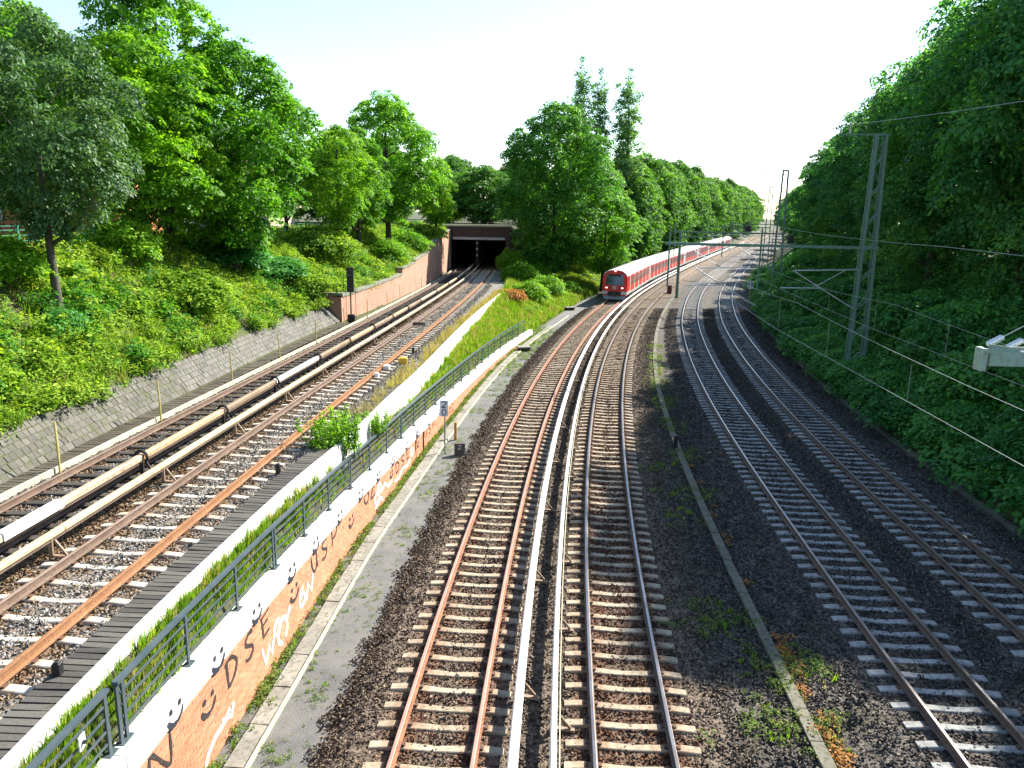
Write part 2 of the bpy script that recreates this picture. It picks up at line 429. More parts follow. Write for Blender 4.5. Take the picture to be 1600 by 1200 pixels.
M['herb'] = mat_leaf('slope_herb_leaf', (0.055, 0.14, 0.014), (0.16, 0.29, 0.024), (0.33, 0.43, 0.045), 0.40, 0.6, 0.12)
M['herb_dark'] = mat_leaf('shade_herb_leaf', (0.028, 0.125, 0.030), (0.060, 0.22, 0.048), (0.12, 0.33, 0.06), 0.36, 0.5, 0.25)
M['nettle'] = mat_leaf('nettle_leaf', (0.018, 0.085, 0.010), (0.05, 0.18, 0.016), (0.11, 0.29, 0.03), 0.36, 0.55, 0.18)
M['rustweed'] = mat_leaf('withered_leaf', (0.28, 0.11, 0.03), (0.42, 0.19, 0.05), (0.50, 0.28, 0.09), 0.3, 0.7, 0.2)
M['weed'] = mat_leaf('weed_leaf', (0.05, 0.105, 0.016), (0.11, 0.19, 0.03), (0.24, 0.27, 0.06), 0.33, 0.6, 0.15)
M['leaf_greygreen'] = mat_leaf('grey_green_leaf', (0.026, 0.072, 0.022), (0.062, 0.145, 0.042), (0.13, 0.235, 0.08), 0.32, 0.5, 0.25)
M['leaf_maple'] = mat_leaf('maple_leaf', (0.036, 0.125, 0.010), (0.10, 0.27, 0.018), (0.22, 0.42, 0.036), 0.45, 0.5, 0.15)
M['leaf_lime'] = mat_leaf('bright_lime_leaf', (0.055, 0.16, 0.009), (0.13, 0.30, 0.016), (0.26, 0.43, 0.034), 0.45, 0.5, 0.15)
M['leaf_mid'] = mat_leaf('broad_green_leaf', (0.028, 0.11, 0.014), (0.075, 0.225, 0.024), (0.17, 0.36, 0.048), 0.40, 0.5, 0.15)
M['leaf_poplar'] = mat_leaf('poplar_leaf', (0.07, 0.14, 0.065), (0.13, 0.25, 0.11), (0.24, 0.38, 0.18), 0.58, 0.6, 0.12)
M['leaf_far'] = mat_leaf('row_tree_leaf', (0.036, 0.115, 0.018), (0.085, 0.215, 0.034), (0.15, 0.30, 0.054), 0.38, 0.6, 0.1)
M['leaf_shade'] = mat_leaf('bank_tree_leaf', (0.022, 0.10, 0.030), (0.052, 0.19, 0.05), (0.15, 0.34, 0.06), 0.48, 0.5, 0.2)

# ------------------------------------------------------------------ alignment curves (metres, rail top of the suburban tracks = 0)
_c = spline([-40, 0, 12, 21.4, 30.8, 40.2, 49.6, 59, 68.4, 77.8, 87.2, 96.6, 106, 115.4, 124.8, 134.2, 170, 250, 400, 700],
            [0.35, 1.78, 2.4, 3.1, 4.06, 5.27, 6.74, 8.48, 10.48, 12.74, 15.24, 17.94, 20.86, 23.91, 27.09, 30.36, 43.2, 72.7, 129.5, 243])
_e = spline([-40, 0, 12, 24, 37, 50, 67, 84, 100, 112, 150], [-10.9, -9.0, -8.36, -7.7, -6.86, -6.0, -5.02, -4.25, -3.88, -3.75, -3.6])
zU = lambda y: 2.95 - 0.0075 * np.asarray(y, float) if np.ndim(y) else 2.95 - 0.0075 * y

class Path:
    def __init__(self, pts):
        self.p = np.array(pts, float)
        d = np.hypot(*np.diff(self.p, axis=0).T)
        self.s = np.r_[0, np.cumsum(d)]
    def at(self, s):
        x = np.interp(s, self.s, self.p[:, 0]); y = np.interp(s, self.s, self.p[:, 1])
        e = 0.5
        dx = np.interp(s + e, self.s, self.p[:, 0]) - np.interp(s - e, self.s, self.p[:, 0])
        dy = np.interp(s + e, self.s, self.p[:, 1]) - np.interp(s - e, self.s, self.p[:, 1])
        h = math.hypot(dx, dy) or 1
        return float(x), float(y), float(dx / h), float(dy / h)
    def s_of_y(self, y): return float(np.interp(y, self.p[:, 1], self.s))
    def x(self, y): return np.interp(y, self.p[:, 1], self.p[:, 0])
    def off(self, d):
        """parallel path, d to the right (number, or function of y)"""
        t = np.gradient(self.p, axis=0); t /= np.hypot(t[:, 0], t[:, 1])[:, None]
        dd = np.array([d(y) if callable(d) else d for y in self.p[:, 1]])
        return Path(self.p + np.c_[t[:, 1], -t[:, 0]] * dd[:, None])

_ys = np.r_[np.arange(-20, 200, 0.5), np.arange(200, 640, 2.0)]
PB = Path(np.c_[_c(_ys), _ys])
PA = PB.off(-3.75)
dBC = lin([0, 13, 23, 43, 63, 73, 103, 140, 700], [6.9, 6.9, 6.75, 6.25, 5.75, 5.45, 4.8, 4.6, 4.6])
PC = PB.off(dBC)
PD = PC.off(3.8)
_yu = np.arange(-16, 152, 0.5)
PE = Path(np.c_[_e(_yu), _yu])
PF = PE.off(-3.28)
KX = spline([-20, 5, 12.3, 16.5, 20.2, 22.9, 26.3, 30.8, 35.8, 45.5, 57.5, 64.6, 75], [-6.6, -5.92, -5.6, -5.33, -5.1, -4.88, -4.5, -4.0, -3.4, -2.1, 0.0, 1.62, 4.2])   # foot of the brick wall
COPZ = lin([-20, 8, 12, 16, 20, 24, 30, 36, 45, 55, 64, 70], [2.1, 1.80, 1.72, 1.58, 1.33, 1.10, 0.93, 0.72, 0.42, 0.20, 0.03, 0.0])
VX = spline([-20, 8.5, 11.2, 13.3, 16, 19.4, 22.6, 28.2, 32.4, 43.3, 55.5, 65, 75.7, 90, 108], [-7.3, -6.42, -6.33, -6.22, -6.02, -5.72, -5.32, -4.88, -4.5, -3.75, -2.85, -1.95, -1.0, -0.7, -0.6])   # white wall
VG = lin([-20, 8, 20, 24, 28, 32, 57, 68, 76, 90, 104, 108, 112], [2.78, 2.69, 2.54, 2.34, 2.06, 1.7, 1.6, 2.0, 2.25, 2.25, 2.6, 4.5, 7.6])   # grass level beside it
FX = spline([-20, 0, 20, 25, 30, 38, 46, 52], [-14.1, -13.6, -13.3, -13.2, -13.0, -12.7, -12.25, -11.8])     # foot of the revetment
LWX = lin([51.7, 61.7, 75.4, 85.1, 96, 108.2], [-11.75, -10.62, -9.75, -9.3, -9.15, -9.1])   # face of the left brick wall
REVZ = 0.88

# ------------------------------------------------------------------ ground sheet
def ground_section(y):
    """(x, z) points of the cutting's cross-section at y, always the same count"""
    a = float(PA.x(min(y, 600))); d = float(PD.x(min(y, 600)))
    if y > 600: a += (y - 600) * 0.38; d += (y - 600) * 0.38
    zu = zU(y) - 0.42
    toe = d + 3.5 + 0.002 * max(0, y - 40)
    right = [(toe, -0.52), (toe + 1.6, 0.5), (toe + 4, 2.6), (toe + 8, 5.6), (toe + 12, 7.4), (toe + 40, 8.0), (toe + 3000, 8.0)]
    if y <= 108.6:
        if y <= 51.8:
            f = FX(y); t = f - 0.85; zt = zU(y) + REVZ; zf = zu + 0.25
        else:
            f = float(LWX(min(y, 108))); t = f - 0.35
            zt = np.interp(y, [51.8, 68, 70, 75, 85, 107], [3.8, 3.9, 4.3, 4.6, 5.2, 7.4]); zf = zu + 0.2
        pe = np.interp(y, [0, 29, 45, 60, 80, 108], [-19.6, -19.0, -18.6, -17.0, -15.0, -13.0])
        pz = np.interp(y, [0, 30, 60, 108], [8.0, 7.9, 7.6, 7.8])
        L = [(-3000, 8.5), (-70, 8.2), (pe - 6, pz + 0.1), (pe, pz), (pe * 0.66 + t * 0.34, pz * 0.62 + zt * 0.38), (pe * 0.3 + t * 0.7, pz * 0.28 + zt * 0.72), (t, zt), (f, zf), (f + 0.06, zu)]
        v = VX(y); zg = VG(y)
        if y < 64.5:
            k = KX(y) - 0.33; kz = COPZ(y) - 0.18
            mid = [(v - 0.02, zu), (v + 0.02, zg), ((v + k) / 2, (zg + kz) / 2 + 0.12), (k, kz), (k + 0.03, -0.55)]
        else:
            k = a - 5.2
            w = min(1, (y - 64.5) / 3)
            kz = (1 - w) * 0.0 + w * -0.25
            mid = [(v - 0.02, zu), (v + 0.02, zg), (v * 0.5 + k * 0.5, zg * 0.5 + kz * 0.5 - 0.1), (k, kz), (k + 0.4, -0.5)]
    else:
        x1 = min(-1.0 + (y - 109) * 0.2, a - 16)
        L = [(-3000, 8.5), (-70, 8.2), (-20, 8.0), (-16, 7.95), (-13, 7.9), (-11, 7.9), (-9.6, 7.9), (-9.2, 7.9), (-9.1, 7.9)]
        if x1 > 0:
            pass
        k = a - 5.4
        mid = [(x1 - 0.04, 7.85), (x1, 7.85), (x1 * 0.45 + k * 0.55, 3.6), (k - 1.2, 0.0), (k, -0.5)]
    S = [(a - 3.2, -0.54), ((a + d) / 2, -0.6), (toe - 0.3, -0.56)]
    return L + mid + S + right

st = list(np.arange(-40, 51.6, 1.4)) + [51.75, 51.85] + list(np.arange(53, 64.4, 1.4)) + [64.45, 64.55] + list(np.arange(66, 108, 2)) + [108.55, 108.65, 112] + list(np.arange(116, 260, 6)) + [300, 350, 420, 500, 600, 800, 1200, 2000, 3500]
rows = [ground_section(float(y)) for y in st]
NCOL = len(rows[0])
g = MB()
g.v = [(p[0], float(y), float(p[1])) for y, r in zip(st, rows) for p in r]
for i in range(len(st) - 1):
    for j in range(NCOL - 1):
        if abs(st[i] - 108.55) < 0.01 and 6 <= j <= 9: continue      # tunnel mouth stays open
        a = i * NCOL + j
        g.f.append((a, a + 1, a + NCOL + 1, a + NCOL)); g.m.append(0)
ground = g.build('ground', M['soil'])
tag(ground, kind='structure')
_GS = np.array(st); _GX = np.array([[p[0] for p in r] for r in rows]); _GZ = np.array([[p[1] for p in r] for r in rows])
def gz(x, y):
    """ground height"""
    i = int(np.clip(np.searchsorted(_GS, y) - 1, 0, len(_GS) - 2))
    t = (y - _GS[i]) / (_GS[i + 1] - _GS[i])
    z0 = np.interp(x, _GX[i], _GZ[i]); z1 = np.interp(x, _GX[i + 1], _GZ[i + 1])
    return float(z0 * (1 - t) + z1 * t)

# ------------------------------------------------------------------ lofted sheets (ballast, path)
def loft(name, cols, mats, y0, y1, step, stain=None, kind='structure', mi=None, parent=None):
    """cols: list of (path, z or z(y)); sheet between them"""
    b = MB(); sv = []
    ys = np.arange(y0, y1 + 1e-6, step)
    for y in ys:
        for k, (fx, fz) in enumerate(cols):
            x = fx(y) if callable(fx) else float(fx.x(y))
            z = fz(y) if callable(fz) else fz
            b.v.append((float(x), float(y), float(z)))
            sv.append(stain[k] if stain else 0.0)
    n = len(cols)
    for i in range(len(ys) - 1):
        for j in range(n - 1):
            a = i * n + j
            b.f.append((a, a + 1, a + n + 1, a + n)); b.m.append(mi[j] if mi else 0)
    o = b.build(name, mats, parent)
    at = o.data.attributes.new('stain', 'FLOAT', 'POINT')
    at.data.foreach_set('value', np.array(sv, np.float32))
    if kind: tag(o, kind=kind)
    return o

BZ = -0.25
c2 = []
def trk(P, k):
    return [(P.off(-1.25), BZ, 0.25 * k), (P.off(-0.85), BZ, k), (P.off(-0.6), BZ, k), (P, BZ - 0.015, 0.45 * k), (P.off(0.6), BZ, k), (P.off(0.85), BZ, k), (P.off(1.25), BZ, 0.25 * k)]
colsS = [(PA.off(-2.38), -0.53, 0), (PA.off(-1.65), BZ, 0.05)] + trk(PA, 0.9) + [(PB.off(-1.87), BZ - 0.03, 0.0)] + trk(PB, 1.0) + [(PB.off(1.9), BZ - 0.02, 0)]
loft('ballast_bed', [(p, z) for p, z, s in colsS], [M['gravel_s']], -16, 600, 2.0, [s for p, z, s in colsS])
colsC = [(PB.off(1.9), BZ - 0.02, 0), (PB.off(lambda y: dBC(y) * 0.5 + 0.3), -0.33, 0), (PC.off(-1.8), BZ - 0.01, 0)] + trk(PC, 0.5) + [(PC.off(1.9), BZ - 0.03, 0)] + trk(PD, 0.4) + [(PD.off(1.75), BZ, 0), (PD.off(2.8), -0.5, 0), (PD.off(3.25), -0.5, 0)]
loft('ballast_bed', [(p, z) for p, z, s in colsC], [M['gravel_c']], -16, 600, 2.0, [s for p, z, s in colsC])
zub = lambda y: zU(y) - 0.25
colsU = [(PF.off(-1.45), zub, 0), (PF.off(-1.2), zub, 0.1), (PF.off(-0.75), zub, 0.7), (PF, zub, 0.25), (PF.off(0.75), zub, 0.8), (PE.off(-1.64), lambda y: zub(y) - 0.02, 0.3), (PE.off(-0.8), zub, 0.9), (PE, zub, 0.35), (PE.off(0.75), zub, 0.9), (PE.off(1.35), zub, 0.3), (PE.off(1.6), zub, 0), (lambda y: VX(y) - 0.1, lambda y: zub(y) - 0.03, 0)]
loft('ballast_bed', [(p, z) for p, z, s in colsU], [M['gravel_u']], -10, 148, 2.0, [s for p, z, s in colsU])
loft('path', [(lambda y: KX(y) + 0.02 if y < 64 else float(PA.x(y)) - 4.9, -0.515), (PA.off(-2.2), -0.50)], [M['asphalt']], -12, 96, 2.0)

# ------------------------------------------------------------------ railway tracks
def rail_mesh(P, off, z0, y0, y1, mats, step=1.0, slope=None):
    prof = [(-0.07, -0.172), (0.07, -0.172), (0.07, -0.158), (0.012, -0.14), (0.012, -0.045), (0.036, -0.032), (0.036, -0.004), (0.028, 0.0), (-0.028, 0.0), (-0.036, -0.004), (-0.036, -0.032), (-0.012, -0.045), (-0.012, -0.14), (-0.07, -0.158)]
    Q = P.off(off)
    b = MB(); n = len(prof)
    s = Q.s_of_y(y0); s1 = Q.s_of_y(y1); k = 0
    while True:
        x, y, tx, ty = Q.at(s)
        z = z0(y) if callable(z0) else z0
        for a, h in prof:
            b.v.append((x + ty * a, y - tx * a, z + h))
        if k:
            for j in range(n):
                p, q = (k - 1) * n + j, (k - 1) * n + (j + 1) % n
                b.f.append((p, q, q + n, p + n)); b.m.append(1 if j in (6, 7, 8) else 0)
        k += 1
        if s >= s1: break
        s = min(s1, s + (step if y < 120 else step * 3))
    return b.mesh('rail', mats)

def sleeper_mesh(name, m, length=2.6, wid=0.20, dip=0.05, h=0.2, foot=0.045):
    b = MB()
    xs = [-length / 2, -0.95, -0.55, 0, 0.55, 0.95, length / 2]
    zt = [-0.03, 0.0, -0.005 - dip * 0.4, -dip, -0.005 - dip * 0.4, 0.0, -0.03]
    for x, z in zip(xs, zt):
        w = wid / 2 * (0.86 if abs(x) < 0.3 else 1)
        b.v += [(x, -w - foot, -h), (x, -w, z - 0.012), (x, -w + 0.015, z), (x, w - 0.015, z), (x, w, z - 0.012), (x, w + foot, -h)]
    for i in range(len(xs) - 1):
        for j in range(5):
            a = i * 6 + j
            b.f.append((a, a + 6, a + 7, a + 1)); b.m.append(0)
    b.f.append((0, 1, 2, 3, 4, 5)); b.m.append(0)
    e = (len(xs) - 1) * 6
    b.f.append((e + 5, e + 4, e + 3, e + 2, e + 1, e)); b.m.append(0)
    for sx in (-1, 1):
        for o in (-0.125, 0.125):
            b.box((sx * 0.7535 + o, 0, 0.012), (0.06, 0.10, 0.03), 0, 1)
    return b.mesh(name, [m, M['clip']])

def far_row(P, me, s0, s1, pitch, z):
    """the sleepers too far away to pick apart, in one mesh"""
    vs, fs = [], []
    s = s0
    while s < s1:
        x, y, tx, ty = P.at(s)
        zz = z(y) if callable(z) else z
        n = len(vs)
        for a, b in ((-1.3, -0.10), (1.3, -0.10), (1.3, 0.10), (-1.3, 0.10)):
            vs.append((x + ty * a + tx * b, y - tx * a + ty * b, zz))
        fs.append((n, n + 1, n + 2, n + 3))
        s += pitch
    b = MB(); b.v, b.f, b.m = vs, fs, [0] * len(fs)
    return b

def track(label, P, z, y0, y1, ysl, sl_mesh, sl_mat, rmats, pitch=0.6, zs=-0.178):
    x, y, tx, ty = P.at(P.s_of_y(10))
    t = thing('railway_track', label, 'railway track')
    for o, rm in zip((-0.7535, 0.7535), rmats):
        link(bpy.data.objects.new('rail', rail_mesh(P, o, z, y0, y1, rm)), t)
    s = P.s_of_y(6.0) + rnd.random() * 0.3
    sE = P.s_of_y(ysl)
    while s < sE:
        x, y, tx, ty = P.at(s)
        zz = (z(y) if callable(z) else z) + zs
        inst('sleeper', sl_mesh[rnd.randrange(len(sl_mesh))], t, (x + ty * rnd.uniform(-.02, .02), y, zz + rnd.uniform(-.008, .004)), (0, 0, math.atan2(-tx, ty) + rnd.uniform(-.012, .012)))
        s += pitch + rnd.uniform(-.02, .02)
    if y1 > ysl + 2:
        zf = (lambda q: z(q) + zs) if callable(z) else z + zs
        fr = far_row(P, None, s, P.s_of_y(y1), pitch, zf).build('sleeper_row', sl_mat, t)
        tag(fr, kind='stuff')
    return t

slA = [sleeper_mesh('sleeper', M['sleeper'])]
slC = [sleeper_mesh('sleeper', M['sleeper_grey'])]
slE = [sleeper_mesh('sleeper', M['sleeper_white'], dip=0.06, wid=0.18)]
slF = [sleeper_mesh('sleeper', M['sleeper_wood'], 2.5, 0.24, 0.0, foot=0.005)]
pink = [M['rust'], M['railtop_pink']]; dull = [M['rust'], M['railtop_dull']]; pol = [M['rust_brown'], M['railtop']]
track('rusty track with pale sleepers that the red train runs on', PA, 0.0, -14, 600, 118, slA, M['sleeper'], (pink, pink))
track('rust-stained track right of the white conductor rails', PB, 0.0, -14, 600, 118, slA, M['sleeper'], (pol, pol))
track('grey-sleepered track with shiny rails right of the concrete kerb', PC, 0.0, -14, 600, 118, slC, M['sleeper_grey'], (pol, pol))
track('outermost grey-sleepered track along the wooded bank', PD, 0.0, -14, 600, 118, slC, M['sleeper_grey'], (pol, pol))
track('orange-railed track beside the plank walkway above the brick wall', PE, zU, -6, 146, 108, slE, M['sleeper_white'],
      ([M['rust_brown'], M['railtop_dull']], [M['rust_orange'], M['rust_orange']]), 0.68)
track('track with dark wooden sleepers along the stone-paved slope', PF, zU, -6, 146, 108, slF, M['sleeper_wood'],
      ([M['rust_brown'], M['railtop_dull']], [M['rust_brown'], M['railtop_dull']]), 0.68)

# ------------------------------------------------------------------ conductor rails
def cover(P, off, z, y0, y1, w, h, m, name, parent, step=1.0, chamfer=0.03):
    """one length of cover board following the track"""
    Q = P.off(off)
    prof = [(-w / 2, -h), (-w / 2, -chamfer), (-w / 2 + chamfer, 0), (w / 2 - chamfer, 0), (w / 2, -chamfer), (w / 2, -h), (w / 2 - 0.025, -h), (-w / 2 + 0.025, -h)]
    b = MB(); n = len(prof); k = 0
    s, s1 = Q.s_of_y(y0), Q.s_of_y(y1)
    while True:
        x, y, tx, ty = Q.at(s)
        zz = z(y) if callable(z) else z
        for a, hh in prof: b.v.append((x + ty * a, y - tx * a, zz + hh))
        if k:
            for j in range(n):
                p, q = (k - 1) * n + j, (k - 1) * n + (j + 1) % n
                b.f.append((p, q, q + n, p + n)); b.m.append(0)
        k += 1
        if s >= s1 - 1e-6: break
        s = min(s1, s + step)
    b.f.append(tuple(range(n))); b.m.append(0)
    e = (k - 1) * n
    b.f.append(tuple(range(e, e + n))[::-1]); b.m.append(0)
    return b.build(name, m, parent)

def conductor(label, P, off, z, y0, y1, seg, mats, w, h, foot_side, foot_y, ring=False, top=0.30):
    t = thing('conductor_rail', label, 'conductor rail')
    zt = (lambda y: z(y) + top) if callable(z) else z + top
    y = y0; i = 0
    while y < y1 - 0.1:
        L = seg[i % len(seg)] if i < len(seg) else seg[-1]
        e = min(y1, y + L)
        cover(P, off, zt, y + 0.012, e - 0.012, w, h, mats[i % len(mats)], 'cover_board', t, 1.0 if y < 120 else 3.0)
        y = e; i += 1
    zr = (lambda q: zt(q) - h - 0.005) if callable(z) else zt - h - 0.005
    cover(P, off, zr, y0, y1, 0.07, 0.09, M['rust_brown'], 'steel_rail', t, 2.0, 0.01)
    Q = P.off(off)
    br = MB(); br.bar((0, 0, -0.12), (0, 0, -top - 0.2), 0.05, 0.09); br.bar((foot_side * 0.05, 0, -top - 0.17), (foot_side * 0.42, 0, -top - 0.2), 0.09, 0.05); br.bar((foot_side * 0.1, 0, -0.16), (foot_side * 0.34, 0, -top - 0.16), 0.04, 0.05)
    me = br.mesh('bracket', M['cover_brown'] if not ring else M['tar'])
    if ring:
        rg = MB(); rr = [(0.19 * math.cos(a) * 0.9, 0, -0.10 + 0.19 * math.sin(a)) for a in np.linspace(-0.4, math.pi + 0.4, 12)]
        rg.tube(rr, 0.045, 6); mr = rg.mesh('clamp', M['tar'])
    for yy in foot_y:
        x, y, tx, ty = Q.at(Q.s_of_y(yy)); zz = zt(y) if callable(zt) else zt
        inst('bracket', me, t, (x, y, zz), (0, 0, math.atan2(-tx, ty)))
        if ring: inst('clamp', mr, t, (x, y, zz), (0, 0, math.atan2(-tx, ty)))
    return t

conductor('broad white-covered conductor rail beside the train\'s track', PA, 1.50, 0.0, -10, 300, [300], [M['cover_white']], 0.19, 0.11, 1, np.arange(9, 90, 5.2), top=0.29)
tB = conductor('grey-white conductor rail cover with a thin cream cable on its flank', PB, -1.53, 0.0, -10, 300, [3.7] * 40 + [170], [M['cover_grey']], 0.13, 0.11, 1, np.arange(9.5, 90, 3.7), top=0.29)
cover(PB, -1.41, 0.20, -10, 300, 0.022, 0.03, M['cream_kerb'], 'cable', tB, 1.0, 0.004)
conductor('long cream conductor rail cover between the two upper tracks', PE, -1.32, zU, 3, 126, [4.0] * 40, [M['cover_cream'], M['cover_cream'], M['cover_cream']], 0.16, 0.10, 1, np.arange(5.4, 90, 4.6), top=0.34)
tF = conductor('patchy tan and white conductor rail cover held by black clamps', PF, 1.22, zU, 5, 124, [9.4, 5.15, 5.1, 4.7, 5.3, 5.0, 5.2, 5.0, 5.1, 5.0, 8, 8, 8, 20],
               [M['cover_pale'], M['cover_pale'], M['cover_tan'], M['cover_brown'], M['cover_white'], M['cover_brown'], M['cover_tan'], M['cover_brown'], M['cover_tan'], M['cover_brown'], M['cover_pale'], M['cover_tan'], M['cover_pale'], M['cover_cream']],
               0.17, 0.15, 1, [19.55, 24.65, 29.35, 34.65, 39.65, 44.85, 49.85, 54.95, 59.95, 68, 76, 84], ring=True, top=0.47)
cover(PF, 1.22, lambda y: zU(y) + 0.495, 14.2, 16.1, 0.22, 0.18, M['cover_white'], 'sleeve', tF, 0.6)

# ------------------------------------------------------------------ brick retaining wall with whitewashed coping and graffiti
def wallpt(y, z, out=0.0):
    e = 0.3
    dx = (KX(y + e) - KX(y - e)) / (2 * e); h = math.hypot(dx, 1)
    return (KX(y) + out / h, y - out * dx / h, z)

wall = thing('retaining_wall', 'long red brick retaining wall with whitewashed coping and painted smiling faces', 'wall', (0, 0, 0))
wy0, wy1 = -6.0, 64.4
b = MB(); n = 0
for y in np.arange(wy0, wy1 + 0.1, 1.1):
    for z, o in ((-0.62, 0.0), (COPZ(y) - 0.45, 0.0), (COPZ(y) - 0.45, -0.3), (-0.62, -0.3)):
        b.v.append(wallpt(y, z, o))
    if n:
        for j in range(4):
            p, q = (n - 1) * 4 + j, (n - 1) * 4 + (j + 1) % 4
            b.f.append((p, p + 4, q + 4, q)); b.m.append(0)
    n += 1
b.f += [(0, 1, 2, 3), tuple(range(n * 4 - 4, n * 4))[::-1]]; b.m += [0, 0]
b.build('core', M['mortar'], wall)
# bricks: courses run parallel to the coping; near ones are single objects
bme = []
for k in range(4):
    q = MB(); L_b, H_b, D_b = 0.238, 0.066, 0.05
    r_ = random.Random(k)
    jit = lambda: r_.uniform(-0.0035, 0.0035)
    q.add([(-L_b / 2 + jit(), 0, -H_b / 2 + jit()), (L_b / 2 + jit(), 0, -H_b / 2 + jit()), (L_b / 2 + jit(), 0, H_b / 2 + jit()), (-L_b / 2 + jit(), 0, H_b / 2 + jit()),
           (-L_b / 2, D_b, -H_b / 2), (L_b / 2, D_b, -H_b / 2), (L_b / 2, D_b, H_b / 2), (-L_b / 2, D_b, H_b / 2)],
          [(0, 1, 2, 3), (0, 4, 5, 1), (1, 5, 6, 2), (2, 6, 7, 3), (3, 7, 4, 0)])
    bme.append(q.mesh('brick', M['brick']))
bricks = []
for r in range(28):
    y = 9.2 + (0.125 if r % 2 else 0.0)
    while y < 63.5:
        z = COPZ(y) - 0.45 - 0.042 - r * 0.077
        if z > -0.56: bricks.append((y, z, r))
        y += 0.25
bricks.sort(key=lambda t: (max(t[0], 10.6) if t[0] > 10.2 else 90))
near, rest = bricks[:300], bricks[300:]
for y, z, r in near:
    p = wallpt(y, z, 0.006 + rnd.uniform(-0.002, 0.003))
    q0, q1 = wallpt(y - .1, COPZ(y - .1)), wallpt(y + .1, COPZ(y + .1))
    inst('brick', bme[rnd.randrange(4)], wall, p, (0, -math.atan2(q1[2] - q0[2], 0.2), math.atan2(q1[1] - q0[1], q1[0] - q0[0])))
b = MB()
for y, z, r in rest:
    o = 0.007 + rnd.uniform(-0.002, 0.003)
    y0, y1 = y - 0.119, y + 0.119
    dz = (COPZ(y1) - COPZ(y0)) / 2
    P = [wallpt(y0, z - dz - .033, o), wallpt(y1, z + dz - .033, o), wallpt(y1, z + dz + .033, o), wallpt(y0, z - dz + .033, o)]
    Q = [wallpt(y0, z - dz - .033, -.01), wallpt(y1, z + dz - .033, -.01), wallpt(y1, z + dz + .033, -.01), wallpt(y0, z - dz + .033, -.01)]
    b.add(P + Q, [(0, 1, 2, 3), (0, 4, 5, 1), (1, 5, 6, 2), (2, 6, 7, 3), (3, 7, 4, 0)])
def mat_brick_rest():
    m, N, L, B = _nt('red_brick_far')
    ri = N.new('ShaderNodeNewGeometry')
    col = _mix(N, L, ri.outputs['Random Per Island'], (0.50, 0.19, 0.10), (0.62, 0.27, 0.15))
    n = _noise(N, L, 2.0, 5, ri.outputs['Position'])
    col = _mix(N, L, 0.4, col, _ramp(N, L, n, [(0.3, (0.6, 0.55, 0.5)), (0.7, (1, 1, 1))]), 'MULTIPLY')
    L.new(col, B.inputs['Base Color']); B.inputs['Roughness'].default_value = 0.85
    return m
tag(b.build('brickwork', mat_brick_rest(), wall), kind='stuff')
# coping blocks
y = wy0; blk = 1.98
while y < wy1:
    e = min(wy1 + 0.35, y + blk)
    b = MB(); k = 0
    ys = np.linspace(y + 0.013, e - 0.013, 3)
    for q in ys:
        zt = COPZ(q)
        for z, o in ((zt - 0.45, 0.035), (zt - 0.02, 0.035), (zt, 0.015), (zt - 0.0, -0.30), (zt - 0.02, -0.32), (zt - 0.45, -0.32)):
            b.v.append(wallpt(q, z, o))
        if k:
            for j in range(6):
                p_, q_ = (k - 1) * 6 + j, (k - 1) * 6 + (j + 1) % 6
                b.f.append((p_, p_ + 6, q_ + 6, q_)); b.m.append(0)
        k += 1
    b.f += [(0, 1, 2, 3, 4, 5), tuple(range(12, 18))[::-1]]; b.m += [0, 0]
    b.build('coping_block', M['whitewash'], wall)
    y = e
# graffiti: flat strokes just proud of the surface
def ribbon(b, pts, w, out, tap=True):
    """pts (y, z) on the wall"""
    n0 = len(b.v); m_ = len(pts)
    for i, (y, z) in enumerate(pts):
        y0, z0 = pts[max(i - 1, 0)]; y1, z1 = pts[min(i + 1, m_ - 1)]
        d = math.hypot(y1 - y0, z1 - z0) or 1
        ny, nz = -(z1 - z0) / d, (y1 - y0) / d
        ww = w / 2 * (0.7 if tap and i in (0, m_ - 1) else 1.0) * rnd.uniform(0.75, 1.25)
        b.v.append(wallpt(y + ny * ww, z + nz * ww, out)); b.v.append(wallpt(y - ny * ww, z - nz * ww, out))
    for i in range(m_ - 1):
        a = n0 + i * 2
        b.f.append((a, a + 1, a + 3, a + 2)); b.m.append(0)
def arc(cy_, cz_, ry, rz, a0, a1, n=12):
    return [(cy_ + ry * math.cos(R(a)), cz_ + rz * math.sin(R(a))) for a in np.linspace(a0, a1, n)]
def smile(y, z, s, out, m, tilt=0.0, w=0.088):
    b = MB()
    for dy in (-0.30, 0.30):
        ribbon(b, [(y + dy * s, z + 0.20 * s), (y + dy * s + 0.01, z + 0.08 * s), (y + dy * s, z - 0.02 * s)], w * 1.6, out)
    mo = arc(y, z - 0.08 * s, 0.52 * s, 0.42 * s, 190, 352, 12)
    ribbon(b, mo[:7], w * 1.35, out); ribbon(b, mo[6:], w * 0.95, out)
    return b.build('graffiti', m, wall)
